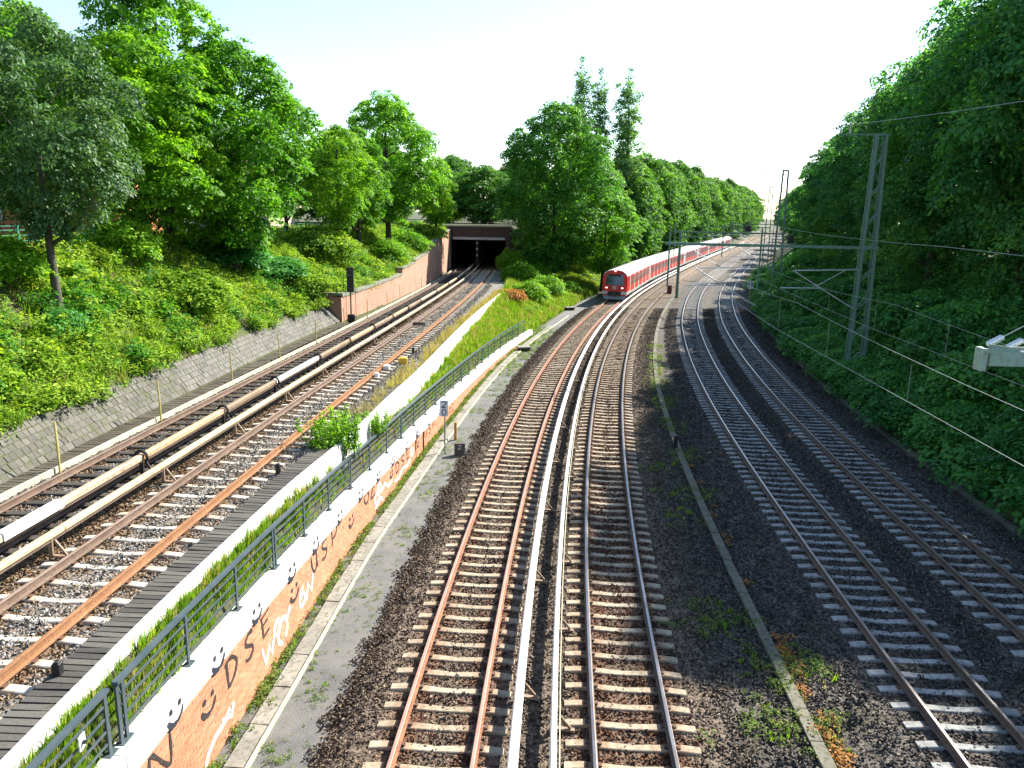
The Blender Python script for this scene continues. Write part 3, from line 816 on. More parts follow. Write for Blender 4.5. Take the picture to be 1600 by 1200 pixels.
GL = {
 'D': [[(0, 1), (0.06, 0.5), (0.1, 0)], [(-0.12, 0.9), (0.4, 1.0), (0.85, 0.75), (0.9, 0.45), (0.55, 0.12), (0.05, 0.0)]],
 'S': [[(0.85, 0.95), (0.45, 1.0), (0.1, 0.8), (0.25, 0.58), (0.65, 0.42), (0.8, 0.2), (0.45, 0.0), (0.0, 0.08)]],
 'E': [[(0.95, 1.0), (0.05, 0.85)], [(0.05, 0.95), (0.15, 0.5), (0.2, 0)], [(0.1, 0.52), (0.75, 0.6)], [(0.2, 0.03), (0.9, 0.12)]],
 'U': [[(0, 1), (0.12, 0.4), (0.45, 0.02), (0.75, 0.3), (0.8, 1.0)], [(0.78, 0.5), (0.95, 0.1)]],
 'P': [[(0.1, 0), (0.12, 0.5), (0.05, 1)], [(0.0, 0.92), (0.6, 1.02), (0.95, 0.78), (0.7, 0.48), (0.15, 0.42)]],
 'O': [[(0.5, 1), (0.1, 0.7), (0.1, 0.3), (0.5, 0), (0.9, 0.3), (0.9, 0.7), (0.5, 1.0)]],
 'Z': [[(0, 0.95), (0.95, 1.0), (0.1, 0.05), (1.0, 0.0)]],
 'N': [[(0, 0), (0.1, 1.0), (0.8, 0.1), (0.95, 1.0)]],
 '2': [[(0.05, 0.75), (0.3, 1.0), (0.75, 0.95), (0.85, 0.68), (0.5, 0.35), (0.05, 0.02), (0.95, 0.02)]],
 '0': [[(0.5, 1), (0.15, 0.8), (0.08, 0.5), (0.15, 0.2), (0.5, 0), (0.85, 0.2), (0.92, 0.5), (0.85, 0.8), (0.5, 1.0)]],
 '6': [[(0.8, 0.92), (0.45, 1.0), (0.12, 0.65), (0.1, 0.28), (0.45, 0.0), (0.85, 0.15), (0.85, 0.45), (0.5, 0.58), (0.14, 0.4)]],
 '9': [[(0.2, 0.08), (0.55, 0.0), (0.88, 0.35), (0.9, 0.72), (0.55, 1.0), (0.15, 0.85), (0.15, 0.55), (0.5, 0.42), (0.86, 0.6)]],
 'B': [[(0, 0), (0, 1), (0.6, 1), (0.8, 0.78), (0.55, 0.53), (0, 0.53)], [(0.55, 0.53), (0.9, 0.28), (0.6, 0), (0, 0)]],
}
def letters(txt, y, z, w, h, gap, m, sw=0.095, out=0.0135, slope=-0.03):
    b = MB()
    for ch in txt:
        for stroke in GL[ch]:
            P = np.array([(y + px * w, z + pz * h + (px * w) * slope) for px, pz in stroke])
            t = np.linspace(0, 1, len(P)); tt = np.linspace(0, 1, len(P) * 3)
            if len(P) > 2: P = np.c_[spline(t, P[:, 0])(tt), spline(t, P[:, 1])(tt)]
            ribbon(b, [tuple(p) for p in P], sw, out)
        y += w + gap
    return b.build('graffiti', m, wall)
for y, s in [(11.3, .5), (12.95, .5), (14.8, .48), (16.95, .5), (18.75, .5), (20.95, .46), (23.1, .46), (25.1, .44), (26.95, .44), (29.0, .4), (31.0, .4), (33.0, .36), (35.2, .36)]:
    smile(y, COPZ(y) - 0.24, s, 0.0385, M['paint_blue'])
for y, z, s in [(12.5, 0.82, .55), (17.1, 0.66, .55), (22.1, 0.42, .5), (26.8, 0.30, .36), (31.0, 0.16, .34)]:
    smile(y, z, s, 0.0135, M['paint_black'])
letters('N', 10.45, 0.6, 0.7, 0.62, 0.1, M['paint_black'], 0.085)
letters('DSE', 13.3, 0.52, 0.5, 0.56, 0.36, M['paint_black'])
letters('USP', 18.4, 0.36, 0.55, 0.52, 0.33, M['paint_black'], 0.088)
letters('OZ', 23.5, 0.28, 0.55, 0.42, 0.12, M['paint_black'], 0.088)
letters('DSE', 27.4, 0.02, 0.5, 0.42, 0.3, M['paint_black'], 0.07)
letters('USP', 32.2, 0.0, 0.5, 0.36, 0.26, M['paint_black'], 0.05)
letters('OZ', 37.4, -0.26, 0.5, 0.3, 0.1, M['paint_black'], 0.05)
def white_tag(paths, w):
    b = MB()
    for P in paths:
        ribbon(b, P, w * 1.25, 0.0150)
        ribbon(b, [(y + 0.03, z - 0.04) for y, z in P], w * 0.8, 0.0165)
    b.build('graffiti', M['paint_white'], wall)
white_tag([[(12.1, -0.5), (12.3, -0.22), (12.6, -0.08), (13.1, -0.03), (13.3, 0.1)], [(12.95, 0.05), (13.35, -0.12), (13.5, 0.08)]], 0.085)
white_tag([[(15.0, 0.32), (15.15, -0.12), (15.4, 0.18), (15.5, -0.1), (15.7, 0.3)], arc(15.9, 0.33, .17, .17, 0, 360, 14), arc(16.2, 0.08, .30, .30, -60, 260, 16), [(16.5, 0.2), (16.75, 0.42)]], 0.09)
white_tag([arc(17.6, 0.12, .2, .16, 0, 360, 12), [(17.9, -0.05), (18.05, 0.35), (18.3, 0.0), (18.5, 0.4)], [(17.4, 0.3), (17.7, 0.45)]], 0.085)
white_tag([arc(24.9, 0.02, .25, .17, 0, 360, 12), arc(25.2, 0.28, .22, .16, 0, 360, 12), [(25.4, 0.1), (25.9, 0.2), (26.3, -0.05), (26.9, 0.0)], [(24.7, -0.3), (25.3, -0.12), (25.6, -0.28)]], 0.1)
white_tag([[(27.2, -0.2), (27.8, -0.25), (28.4, -0.05), (29.0, -0.2), (29.6, -0.1)], arc(29.9, 0.12, .2, .16, 0, 360, 12)], 0.08)
bp = MB(); bp.tube([wallpt(31.9, 0.42, 0.03), wallpt(31.9, -0.5, 0.03)], 0.03, 6); bp.build('drain_pipe', M['bark_dark'], wall)

# ------------------------------------------------------------------ railing on the coping
def railing(label, ys, off, ydbl, y_end):
    t = thing('railing', label, 'railing')
    tops = []
    for i, y in enumerate(ys):
        z0 = COPZ(y) if y < 64 else 0.02
        base = wallpt(y, z0 + 0.012, off)
        d = wallpt(y + .1, z0, off); ang = math.atan2(d[1] - base[1], d[0] - base[0])
        for dy in ((-0.075, 0.075) if i in ydbl else (0.0,)):
            p = wallpt(y + dy, 0, off)
            b = MB(); b.box((p[0], p[1], z0 + 0.51), (0.075, 0.036, 1.0), ang); b.build('post', M['steel_blue'], t)
        b = MB(); b.box((base[0], base[1], z0 + 0.008), (0.30 if i in ydbl else 0.22, 0.15, 0.016), ang); b.build('base_plate', M['steel_blue'], t)
    def run(h, w, hh, name, y0, y1):
        b = MB(); k = 0
        for y in np.linspace(y0, y1, max(2, int((y1 - y0) / 1.0))):
            z = COPZ(y) + h
            for o, q in ((-w / 2, -hh / 2), (w / 2, -hh / 2), (w / 2, hh / 2), (-w / 2, hh / 2)):
                b.v.append(wallpt(y, z + q, off + o))
            if k:
                for j in range(4):
                    p, q = (k - 1) * 4 + j, (k - 1) * 4 + (j + 1) % 4
                    b.f.append((p, p + 4, q + 4, q)); b.m.append(0)
            k += 1
        b.f += [(0, 1, 2, 3), tuple(range(len(b.v) - 4, len(b.v)))[::-1]]; b.m += [0, 0]
        b.build(name, M['steel_blue'], t)
    run(1.035, 0.10, 0.055, 'top_rail', ys[0] - 0.1, y_end)
    for h in (0.19, 0.40, 0.61, 0.82): run(h, 0.016, 0.042, 'rail_bar', ys[0], y_end)
    return t
ysR = [10.2 + 2.09 * k for k in range(26)]
railing('long blue-grey steel railing on the whitewashed wall coping', ysR, -0.19, {0, 3, 6, 9, 12, 15, 18, 21, 24}, ysR[-1])
t = railing('short steel railing panel with a latch plate in the bottom left corner', [1.6, 3.7, 5.8, 7.9, 9.88], -0.23, {}, 9.95)
b = MB()
p = wallpt(9.2, COPZ(9.2) + 0.72, -0.17); b.box(p, (0.02, 0.16, 0.22), 0.05)
b.tube([(p[0] + 0.02, p[1], p[2]), (p[0] + 0.06, p[1], p[2])], 0.03, 8, 1)
b.build('latch_plate', [M['frame_white'], M['black']], t)

# ------------------------------------------------------------------ low white wall beside the upper tracks
vw = thing('low_wall', 'low white concrete wall between the upper tracks and the grass strip', 'wall')
y = 4.0
while y < 76.5:
    e = min(76.5, y + 3.05)
    if 21.0 < y + 1.5 < 23.0: e = min(e, 23.6)
    b = MB(); k = 0
    for q in np.linspace(y + 0.008, e - 0.008, 4):
        zt = float(zU(q)) - 0.06; zb = float(VG(q)) - 0.5
        for z, o in ((zb, 0.05), (zt - 0.02, 0.05), (zt, 0.03), (zt, -0.08), (zb, -0.08)): b.v.append((float(VX(q)) + o, float(q), z))
        if k:
            for j in range(5):
                p_, q_ = (k - 1) * 5 + j, (k - 1) * 5 + (j + 1) % 5
                b.f.append((p_, p_ + 5, q_ + 5, q_)); b.m.append(0)
        k += 1
    b.f += [(0, 1, 2, 3, 4), tuple(range(15, 20))[::-1]]; b.m += [0, 0]
    b.build('wall_panel', M['whitewash'], vw)
    y = e

# ------------------------------------------------------------------ plank walkways
def planks(label, cx, y0, y1, pitch, length, m, z, skip=None):
    t = thing('plank_walkway', label, 'walkway')
    mes = []
    for k in range(4):
        b = MB(); r_ = random.Random(k + 30)
        b.box((0, 0, -0.025), (length, pitch * 0.78, 0.05)); 
        b.v = [(x + r_.uniform(-.025, .025), yy + r_.uniform(-.006, .006), zz + r_.uniform(-.006, .006)) for x, yy, zz in b.v]
        mes.append(b.mesh('plank', m))
    y = y0
    while y < y1:
        e = 0.3; a = math.atan2(cx(y + e) - cx(y - e), 2 * e)
        if not (skip and skip(y)):
            inst('plank', mes[rnd.randrange(4)], t, (cx(y) + rnd.uniform(-.02, .02), y, z(y) + rnd.uniform(-.008, .008)), (rnd.uniform(-.02, .02), rnd.uniform(-.01, .01), -a + rnd.uniform(-.02, .02)))
        y += pitch
    return t
planks('weathered plank walkway along the orange rail', lambda y: float(VX(y)) - 0.38, 6.0, 31.5, 0.162, 0.58, M['plank'], lambda y: zU(y) - 0.10)
planks('narrow plank walkway at the foot of the stone-paved slope', lambda y: (FX(y) + float(PF.x(y)) - 1.45) / 2 + 0.02, 15.5, 50.5, 0.19, 0.60, M['plank_brown'], lambda y: zU(y) - 0.13)

kerb = cover(PF, -1.40, lambda y: zU(y) - 0.08, 6, 104, 0.06, 0.2, M['cream_kerb'], 'edge_kerb', None, 2.0, 0.01)
tag(kerb, 'thin cream edge strip along the far upper track', 'kerb')

# ------------------------------------------------------------------ cable troughs and kerbs of the lower tracks
def slabs(label, P, y0, y1, L, w, h, z, m, cat='kerb'):
    t = thing('concrete_kerb', label, cat)
    s, s1 = P.s_of_y(y0), P.s_of_y(y1)
    mes = []
    for k in range(3):
        b = MB(); r_ = random.Random(k + 60); b.box((0, 0, -h / 2), (w, L - 0.025, h)); b.v = [(x + r_.uniform(-.008, .008), yy + r_.uniform(-.004, .004), zz + r_.uniform(-.006, .006)) for x, yy, zz in b.v]
        mes.append(b.mesh('slab', m))
    n = 0
    while s < s1 and n < 290:
        x, y, tx, ty = P.at(s + L / 2)
        inst('slab', mes[rnd.randrange(3)], t, (x, y, z + rnd.uniform(-.012, .012)), (rnd.uniform(-.012, .012), rnd.uniform(-.012, .012), math.atan2(-tx, ty) + rnd.uniform(-.01, .01)))
        s += L; n += 1
    return t
_yk = np.arange(-8, 80, 0.5)
PK = Path(np.c_[[KX(q) for q in _yk], _yk])
slabs('pale slab-covered cable trough along the foot of the brick wall', PK.off(0.50), 6, 70, 1.25, 0.36, 0.16, -0.415, M['concrete'], 'cable trough')
ke = cover(PK, 0.74, -0.40, 6, 78, 0.055, 0.14, M['cream_kerb'], 'edge_kerb', None, 1.0, 0.01)
tag(ke, 'thin cream edge strip beside the slab-covered trough', 'kerb')
PKB = PB.off(lin([0, 12, 17, 26, 45, 70, 95, 200], [3.8, 3.66, 3.58, 3.34, 2.85, 2.6, 2.4, 2.4]))
slabs('mossy concrete kerb in the gravel between the middle tracks', PKB, 4, 98, 1.0, 0.26, 0.3, -0.20, M['concrete_dark'])
slabs('dark concrete kerb at the foot of the wooded bank', PD.off(3.35), 14, 105, 1.0, 0.22, 0.4, -0.36, M['concrete_dark'])

# ------------------------------------------------------------------ stone-paved slope on the left
rv = thing('stone_revetment', 'grey stone-paved slope below the overgrown bank', 'stone slope')
ys = np.arange(6, 51.9, 1.3)
b = MB()
for i, y in enumerate(ys):
    f = FX(y); zf = float(zU(y)) - 0.18
    b.v += [(f, y, zf), (f - 0.85, y, float(zU(y)) + REVZ), (f - 1.05, y, float(zU(y)) + REVZ - 0.02)]
    if i:
        for j in (0, 1):
            a = (i - 1) * 3 + j; b.f.append((a, a + 3, a + 4, a + 1)); b.m.append(0)
b.build('bedding', M['sett_joint'], rv)
smes = []
for k in range(6):
    r_ = random.Random(k + 90); b = MB()
    n = 4
    P0 = [(sx_ * 0.5 + r_.uniform(-.06, .06), sy_ * 0.5 + r_.uniform(-.06, .06)) for sx_, sy_ in ((1, 1), (-1, 1), (-1, -1), (1, -1))]
    b.v = [(x, yy, -0.03) for x, yy in P0] + [(x * .93, yy * .93, 0.018 + r_.uniform(-.008, .008)) for x, yy in P0]
    b.f = [tuple(range(n, 2 * n))] + [(j, (j + 1) % n, n + (j + 1) % n, n + j) for j in range(n)]; b.m = [0] * len(b.f)
    smes.append(b.mesh('stone', M['sett']))
stones = []
SL = math.hypot(0.85, REVZ + 0.18)
nrow = 6
for r in range(nrow):
    y = 14.0 + rnd.random() * 0.2
    while y < 51.6:
        L = rnd.uniform(0.20, 0.34)
        stones.append((y + L / 2, (r + 0.5) / nrow, L))
        y += L
stones.sort(key=lambda q: abs(q[0] - 16.5) if q[0] > 16.5 else 50 - q[0])
slope_a = math.atan2(REVZ + 0.18, 0.85)
def stone_pose(y, q):
    f = FX(y); zf = float(zU(y)) - 0.18
    return (f - 0.85 * q, y, zf + (REVZ + 0.18) * q)
rest = MB()
for i, (y, q, L) in enumerate(stones):
    p = stone_pose(y, q)
    rz = math.atan2(-(FX(y + .3) - FX(y - .3)), 0.6)
    if i < 300:
        inst('stone', smes[rnd.randrange(6)], rv, p, (0, slope_a, rz + rnd.choice((0, math.pi)) * 0), (SL / nrow * 0.97, L * 0.97, 1.0))
    else:
        Mx = Matrix.Translation(p) @ Matrix.Rotation(rz, 4, 'Z') @ Matrix.Rotation(slope_a, 4, 'Y') @ Matrix.Diagonal((SL / nrow * 0.97, L * 0.97, 1.0, 1.0))
        me = smes[rnd.randrange(6)]
        rest.add([Mx @ v.co for v in me.vertices], [tuple(pp.vertices) for pp in me.polygons])
def mat_sett_rest():
    m, N, L, B = _nt('grey_sett_far')
    ri = N.new('ShaderNodeNewGeometry')
    col = _mix(N, L, ri.outputs['Random Per Island'], (0.09, 0.085, 0.072), (0.145, 0.136, 0.115))
    L.new(col, B.inputs['Base Color']); B.inputs['Roughness'].default_value = 0.9
    return m
tag(rest.build('stonework', mat_sett_rest(), rv), kind='stuff')

# ------------------------------------------------------------------ brick walls left of the upper tracks, up to the tunnel
def face_uv(me):
    uv = me.uv_layers.new(name='UVMap')
    for p in me.polygons:
        n = p.normal
        for li in p.loop_indices:
            c = me.vertices[me.loops[li].vertex_index].co
            if abs(n.z) > 0.7: uv.data[li].uv = (c.x, c.y)
            elif abs(n.x) > abs(n.y): uv.data[li].uv = (c.y, c.z)
            else: uv.data[li].uv = (c.x, c.z)
def masonry(name, polyv, m, parent):
    b = MB(); b.add(*polyv); o = b.build(name, m, parent); face_uv(o.data); return o
def wall_run(label, pts, zt0, zt1, thick=0.5, dark_end=False):
    """brick wall along pts (plan), top from zt0 to zt1, with a stone coping"""
    t = thing('brick_wall', label, 'wall', (0, 0, 0))
    b = MB(); c = MB(); n = len(pts)
    for i, (x, y) in enumerate(pts):
        zt = zt0 + (zt1 - zt0) * i / (n - 1); zb = float(zU(y)) - 0.5
        b.v += [(x, y, zb), (x, y, zt), (x - thick, y, zt), (x - thick, y, zb)]
        c.v += [(x + 0.06, y, zt + 0.003), (x + 0.06, y, zt + 0.16), (x - thick - 0.06, y, zt + 0.17), (x - thick - 0.06, y, zt + 0.003)]
        if i:
            for j in range(4):
                p, q = (i - 1) * 4 + j, (i - 1) * 4 + (j + 1) % 4
                for bb in (b, c): bb.f.append((p, p + 4, q + 4, q)); bb.m.append(0)
    for bb in (b, c):
        bb.f += [(0, 1, 2, 3), tuple(range(n * 4 - 4, n * 4))[::-1]]; bb.m += [0, 0]
    o = b.build('masonry', M['brickwall'], t); face_uv(o.data)
    c.build('coping', M['copingstone'], t)
    return t
lw = lambda y0, y1, n: [(float(LWX(y)), float(y)) for y in np.linspace(y0, y1, n)]
wall_run('lowest brick wall section behind the signal, with grey coping', lw(51.8, 69.3, 6), 3.98, 4.15)
wall_run('second brick wall step towards the tunnel', lw(69.32, 75.3, 3), 4.65, 4.85)
wall_run('third brick wall step, darkest of the steps', lw(75.32, 85.0, 4), 5.0, 5.45)
wall_run('tallest brick wall section next to the tunnel mouth', lw(85.02, 107.9, 6), 6.0, 7.3)
pier = thing('wall_pier', 'dark brick end pier leaning where the stone slope meets the brick wall', 'pier')
b = MB(); b.add([(-12.9, 51.5, 2.3), (-11.7, 51.5, 2.1), (-11.7, 51.78, 2.1), (-12.9, 51.78, 2.3), (-13.0, 51.5, 4.15), (-11.72, 51.5, 4.0), (-11.72, 51.78, 4.0), (-13.0, 51.78, 4.15)],
             [(0, 3, 2, 1), (4, 5, 6, 7), (0, 1, 5, 4), (1, 2, 6, 5), (2, 3, 7, 6), (3, 0, 4, 7)])
o = b.build('masonry', M['brickwall'], pier); face_uv(o.data)
b = MB(); b.box((-12.35, 51.65, 4.22), (1.5, 0.5, 0.18)); b.build('coping', M['copingstone'], pier)

# ------------------------------------------------------------------ tunnel portal
tp = thing('tunnel_portal', 'dark brick tunnel mouth with a pale lintel beam over two tracks', 'tunnel', (-5, 108.5, 2.1))
def tbox(name, c, s, m, uv=False):
    b = MB(); b.box((c[0] + 5, c[1] - 108.5, c[2] - 2.1), s); o = b.build(name, m, tp)
    if uv: face_uv(o.data)
    return o
tbox('headwall', (-5.1, 108.75, 6.95), (9.2, 0.7, 1.7), M['brickdark'], True)
tbox('coping', (-5.1, 108.7, 7.88), (9.4, 0.9, 0.16), M['copingstone'])
tbox('lintel', (-5.0, 108.45, 6.22), (7.3, 0.3, 0.34), M['lintel'])
tbox('pillar', (-9.3, 108.75, 4.0), (0.8, 0.66, 4.2), M['brickdark'], True)
tbox('pillar', (-0.85, 108.75, 4.0), (0.8, 0.66, 4.2), M['brickdark'], True)
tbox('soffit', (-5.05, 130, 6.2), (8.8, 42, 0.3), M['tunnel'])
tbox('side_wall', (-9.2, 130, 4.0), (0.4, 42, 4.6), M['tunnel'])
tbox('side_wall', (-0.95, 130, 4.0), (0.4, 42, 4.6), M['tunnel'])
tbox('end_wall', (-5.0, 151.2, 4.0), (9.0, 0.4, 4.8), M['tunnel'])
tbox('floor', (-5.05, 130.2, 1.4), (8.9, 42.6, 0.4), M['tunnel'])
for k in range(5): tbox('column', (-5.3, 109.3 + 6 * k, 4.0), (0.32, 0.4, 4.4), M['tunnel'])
for k, z in enumerate((5.55, 4.75, 3.85)): tbox('reflector', (-5.3, 109.05, z), (0.16, 0.05, 0.3 - 0.03 * k), M['frame_white'])
b = MB(); b.tube([(-9.05 + 5, 107.6 - 108.5, 0), (-9.1 + 5, 107.9 - 108.5, 5.2)], 0.10, 8); b.build('downpipe', M['cover_cream'], tp)
fr = thing('portal_railing', 'thin dark railing on top of the tunnel mouth', 'railing', (-5, 108.8, 7.96))
for k in range(24):
    b = MB(); b.bar((-4.4 + k * 0.38, 0, 0), (-4.4 + k * 0.38, 0, 1.0), 0.03); b.build('baluster', M['black'], fr)
b = MB(); b.bar((-4.5, 0, 1.0), (4.5, 0, 1.0), 0.04); b.build('top_rail', M['black'], fr)

# ------------------------------------------------------------------ signals, stakes, signs and small trackside things
def signal(label, loc, h, head_w, head_h, two=True, rz=0.0):
    t = thing('railway_signal', label, 'signal', loc, None, rz)
    b = MB(); b.tube([(0, 0, -0.3), (0, 0, h - head_h + 0.1)], 0.055, 8); b.build('post', M['steel_green'], t)
    b = MB(); b.box((0, 0, h - head_h / 2), (head_w, 0.3, head_h)); b.build('head', M['black'], t, bevel=0.02)
    for k in range(3):
        b = MB(); z = h - 0.22 - k * (head_h - 0.4) / 2
        b.tube([(0, -0.15, z), (0, -0.34, z - 0.02)], [0.085, 0.095], 10); b.build('lens_hood', M['black'], t)
    b = MB(); b.box((0, 0.05, 0.18), (0.5, 0.4, 0.75)); b.build('cabinet', M['black'], t, bevel=0.03)
    for s in (-0.32, 0.32):
        b = MB(); b.tube([(s, 0.1, 0.0), (s, 0.1, h - head_h + 0.2)], 0.016, 6); b.build('ladder_rail', M['black'], t)
    if two:
        b = MB()
        for a, c_ in (((-0.45, -0.15), (0.45, -0.15)), ((-0.45, 0.2), (0.45, 0.2)), ((-0.45, -0.15), (-0.45, 0.2)), ((0.45, -0.15), (0.45, 0.2))):
            b.bar((a[0], a[1], h - head_h * 0.68 + 0.6), (c_[0], c_[1], h - head_h * 0.68 + 0.6), 0.025)
            b.bar((a[0], a[1], h - head_h), (c_[0], c_[1], h - head_h), 0.025)
            b.bar((a[0], a[1], h - head_h), (a[0], a[1], h - head_h * 0.68 + 0.6), 0.022)
        b.build('guard_cage', M['steel_green'], t)
    return t
signal('black light signal with guard cage in front of the brick wall', (-11.05, 51.4, float(zU(51.4)) - 0.25), 3.75, 0.46, 1.65, True, 0.15)
signal('slim black light signal right of the tunnel mouth', (-0.75, 107.0, float(zU(107)) - 0.2), 5.0, 0.42, 1.6, False)

stk = [(-12.50, 19.92, 1.35), (-12.16, 25.33, 1.35), (-11.93, 31.48, 1.3), (-11.54, 36.89, 1.3), (-11.16, 42.46, 1.25), (-10.85, 48.33, 1.25), (-10.4, 53.72, 1.25), (-10.15, 60.8, 1.2), (-9.9, 66.0, 1.2), (-9.25, 76.2, 1.2), (-8.85, 90.9, 1.2)]
ORD = ['nearest', 'second', 'third', 'fourth', 'fifth', 'sixth', 'seventh', 'eighth', 'ninth', 'tenth', 'eleventh', 'twelfth', 'thirteenth', 'fourteenth', 'fifteenth', 'sixteenth', 'seventeenth', 'eighteenth', 'nineteenth', 'twentieth', 'twenty-first', 'twenty-second', 'twenty-third', 'twenty-fourth', 'twenty-fifth', 'twenty-sixth', 'twenty-seventh', 'twenty-eighth', 'twenty-ninth', 'thirtieth', 'thirty-first', 'thirty-second', 'thirty-third', 'thirty-fourth']
b = MB(); b.tube([(0, 0, -0.25), (0.01, 0, 0.5), (0, 0.01, 1.0)], [0.034, 0.032, 0.028], 7); stk_me = b.mesh('marker_stake', M['yellow_stake'])
for k, (x, y, h) in enumerate(stk):
    o = inst('marker_stake', stk_me, None, (x, y, float(zU(y)) - 0.12), (rnd.uniform(-.03, .03), rnd.uniform(-.03, .03), 0), (1, 1, h))
    tag(o, f'thin yellow stake beside the far upper track, {ORD[k]} from the camera', 'stake', 'yellow stakes along the upper track')

def glyphs(b, txt, x, z, w, h, gap, sw, y):
    """flat strokes in the xz plane at depth y"""
    for ch in txt:
        for stroke in GL[ch]:
            P = np.array([(x + px * w, z + pz * h) for px, pz in stroke])
            t_ = np.linspace(0, 1, len(P)); tt = np.linspace(0, 1, len(P) * 3)
            if len(P) > 3: P = np.c_[spline(t_, P[:, 0])(tt), spline(t_, P[:, 1])(tt)]
            for p, q in zip(P[:-1], P[1:]):
                b.bar((p[0], y, p[1]), (q[0], y, q[1]), 0.004, sw, (0, 0, 1) if abs(p[0] - q[0]) > 1e-6 else (1, 0, 0))
        x += w + gap
t = thing('distance_sign', 'white sign plate reading 20 on a thin pole beside the brick wall', 'sign', (-2.88, 31.6, -0.5), None, 0.10)
b = MB(); b.tube([(0, 0, 0), (0, 0, 1.72)], 0.035, 8); b.build('pole', M['steel_pale'], t)
b = MB(); b.box((-0.03, -0.05, 2.06), (0.36, 0.02, 0.72)); b.build('plate', M['sign_white'], t, bevel=0.006)
b = MB(); glyphs(b, '2', -0.13, 2.10, 0.20, 0.26, 0, 0.042, -0.064); glyphs(b, '0', -0.13, 1.76, 0.20, 0.26, 0, 0.042, -0.064); b.build('numerals', M['black'], t)
b = MB(); b.box((0, 0, 0.42), (0.12, 0.12, 0.85)); o = b.build('marker_post', M['ochre_post'], None, bevel=0.01); o.location = (-2.58, 33.72, -0.5)
tag(o, 'short ochre square post behind the numbered stone', 'post')
t = thing('marker_stone', 'dark square stone with a painted 2 beside the track', 'stone', (-2.22, 31.45, -0.5), None, 0.12)
b = MB(); b.box((0, 0, 0.27), (0.46, 0.24, 0.56)); b.build('block', M['dark_stone'], t, bevel=0.02)
b = MB(); glyphs(b, '2', -0.09, 0.30, 0.16, 0.18, 0, 0.022, -0.124); b.build('numeral', M['white_lump'], t)
t = thing('distance_sign', 'small white sign reading 69 at the foot of the wooded bank', 'sign', (28.75, 92.5, -0.5), None, -0.3)
b = MB(); b.tube([(0, 0, 0), (0, 0, 1.9)], 0.05, 8); b.build('pole', M['ochre_post'], t)
b = MB(); b.box((0, -0.06, 2.3), (0.68, 0.03, 0.95)); b.build('plate', M['sign_white'], t)
b = MB(); glyphs(b, '69', -0.27, 1.98, 0.23, 0.62, 0.08, 0.075, -0.082); b.build('numerals', M['black'], t)
for lab, x, y, rz in [('concrete slab lying on the path below the train', 6.2, 83.2, 0.3), ('concrete slab lying on the weedy path near the end of the brick wall', 0.85, 57.4, 0.2)]:
    t = thing('concrete_slab', lab, 'slab', (x, y, -0.5), None, rz)
    b = MB(); b.box((0, 0, 0.28), (1.05, 0.8, 0.12)); b.build('lid', M['concrete'], t, bevel=0.02)
    b = MB(); b.box((0, 0, 0.11), (0.9, 0.66, 0.22)); b.build('shaft', M['black'], t)
def small(name, lab, cat, loc, size, m, rz=0.0):
    b = MB(); b.box((0, 0, size[2] / 2), size); b.box((0, 0, size[2] + 0.01), (size[0] * 0.7, size[1] * 0.7, 0.03))
    o = b.build(name, m, None, bevel=min(size) * 0.08); o.location = loc; o.rotation_euler = (0, 0, rz)
    return tag(o, lab, cat)
zz = lambda y: float(zU(y)) - 0.24
small('junction_box', 'yellow box beside the orange rail', 'box', (-5.42, 36.8, zz(36.8)), (0.42, 0.34, 0.3), M['yellow'], 0.1)
small('track_magnet', 'long dark track magnet lying between the upper rails', 'track magnet', (-6.35, 50.4, zz(50.4) + 0.07), (0.95, 0.2, 0.14), M['dark_stone'], 0.05)
small('cable_peg', 'black peg at the gravel edge by the planks, nearest the camera', 'peg', (-6.9, 10.35, zz(10)), (0.12, 0.14, 0.34), M['black'], 0.1)
small('cable_peg', 'black peg at the gravel edge beside the bush', 'peg', (-6.48, 20.05, zz(20)), (0.12, 0.12, 0.32), M['black'])
small('cable_peg', 'small black peg beside the yellow box', 'peg', (-5.3, 39.8, zz(40)), (0.13, 0.13, 0.3), M['black'])
small('rail_lubricator', 'white lump clamped to the orange rail before the yellow box', 'rail fitting', (-5.98, 35.3, zz(35)), (0.28, 0.36, 0.2), M['white_lump'])
small('rail_lubricator', 'smaller white lump on the orange rail nearest the camera', 'rail fitting', (-6.12, 33.4, zz(33)), (0.22, 0.26, 0.2), M['white_lump'])
small('relay_box', 'red-brown box on a stub left of the thin green pole', 'box', (20.55, 100.3, -0.3), (0.55, 0.4, 1.15), M['redbrown'])
small('cable_peg', 'black peg standing on the mossy kerb between the tracks', 'peg', (7.3, 32.2, -0.3), (0.16, 0.16, 0.62), M['black'])

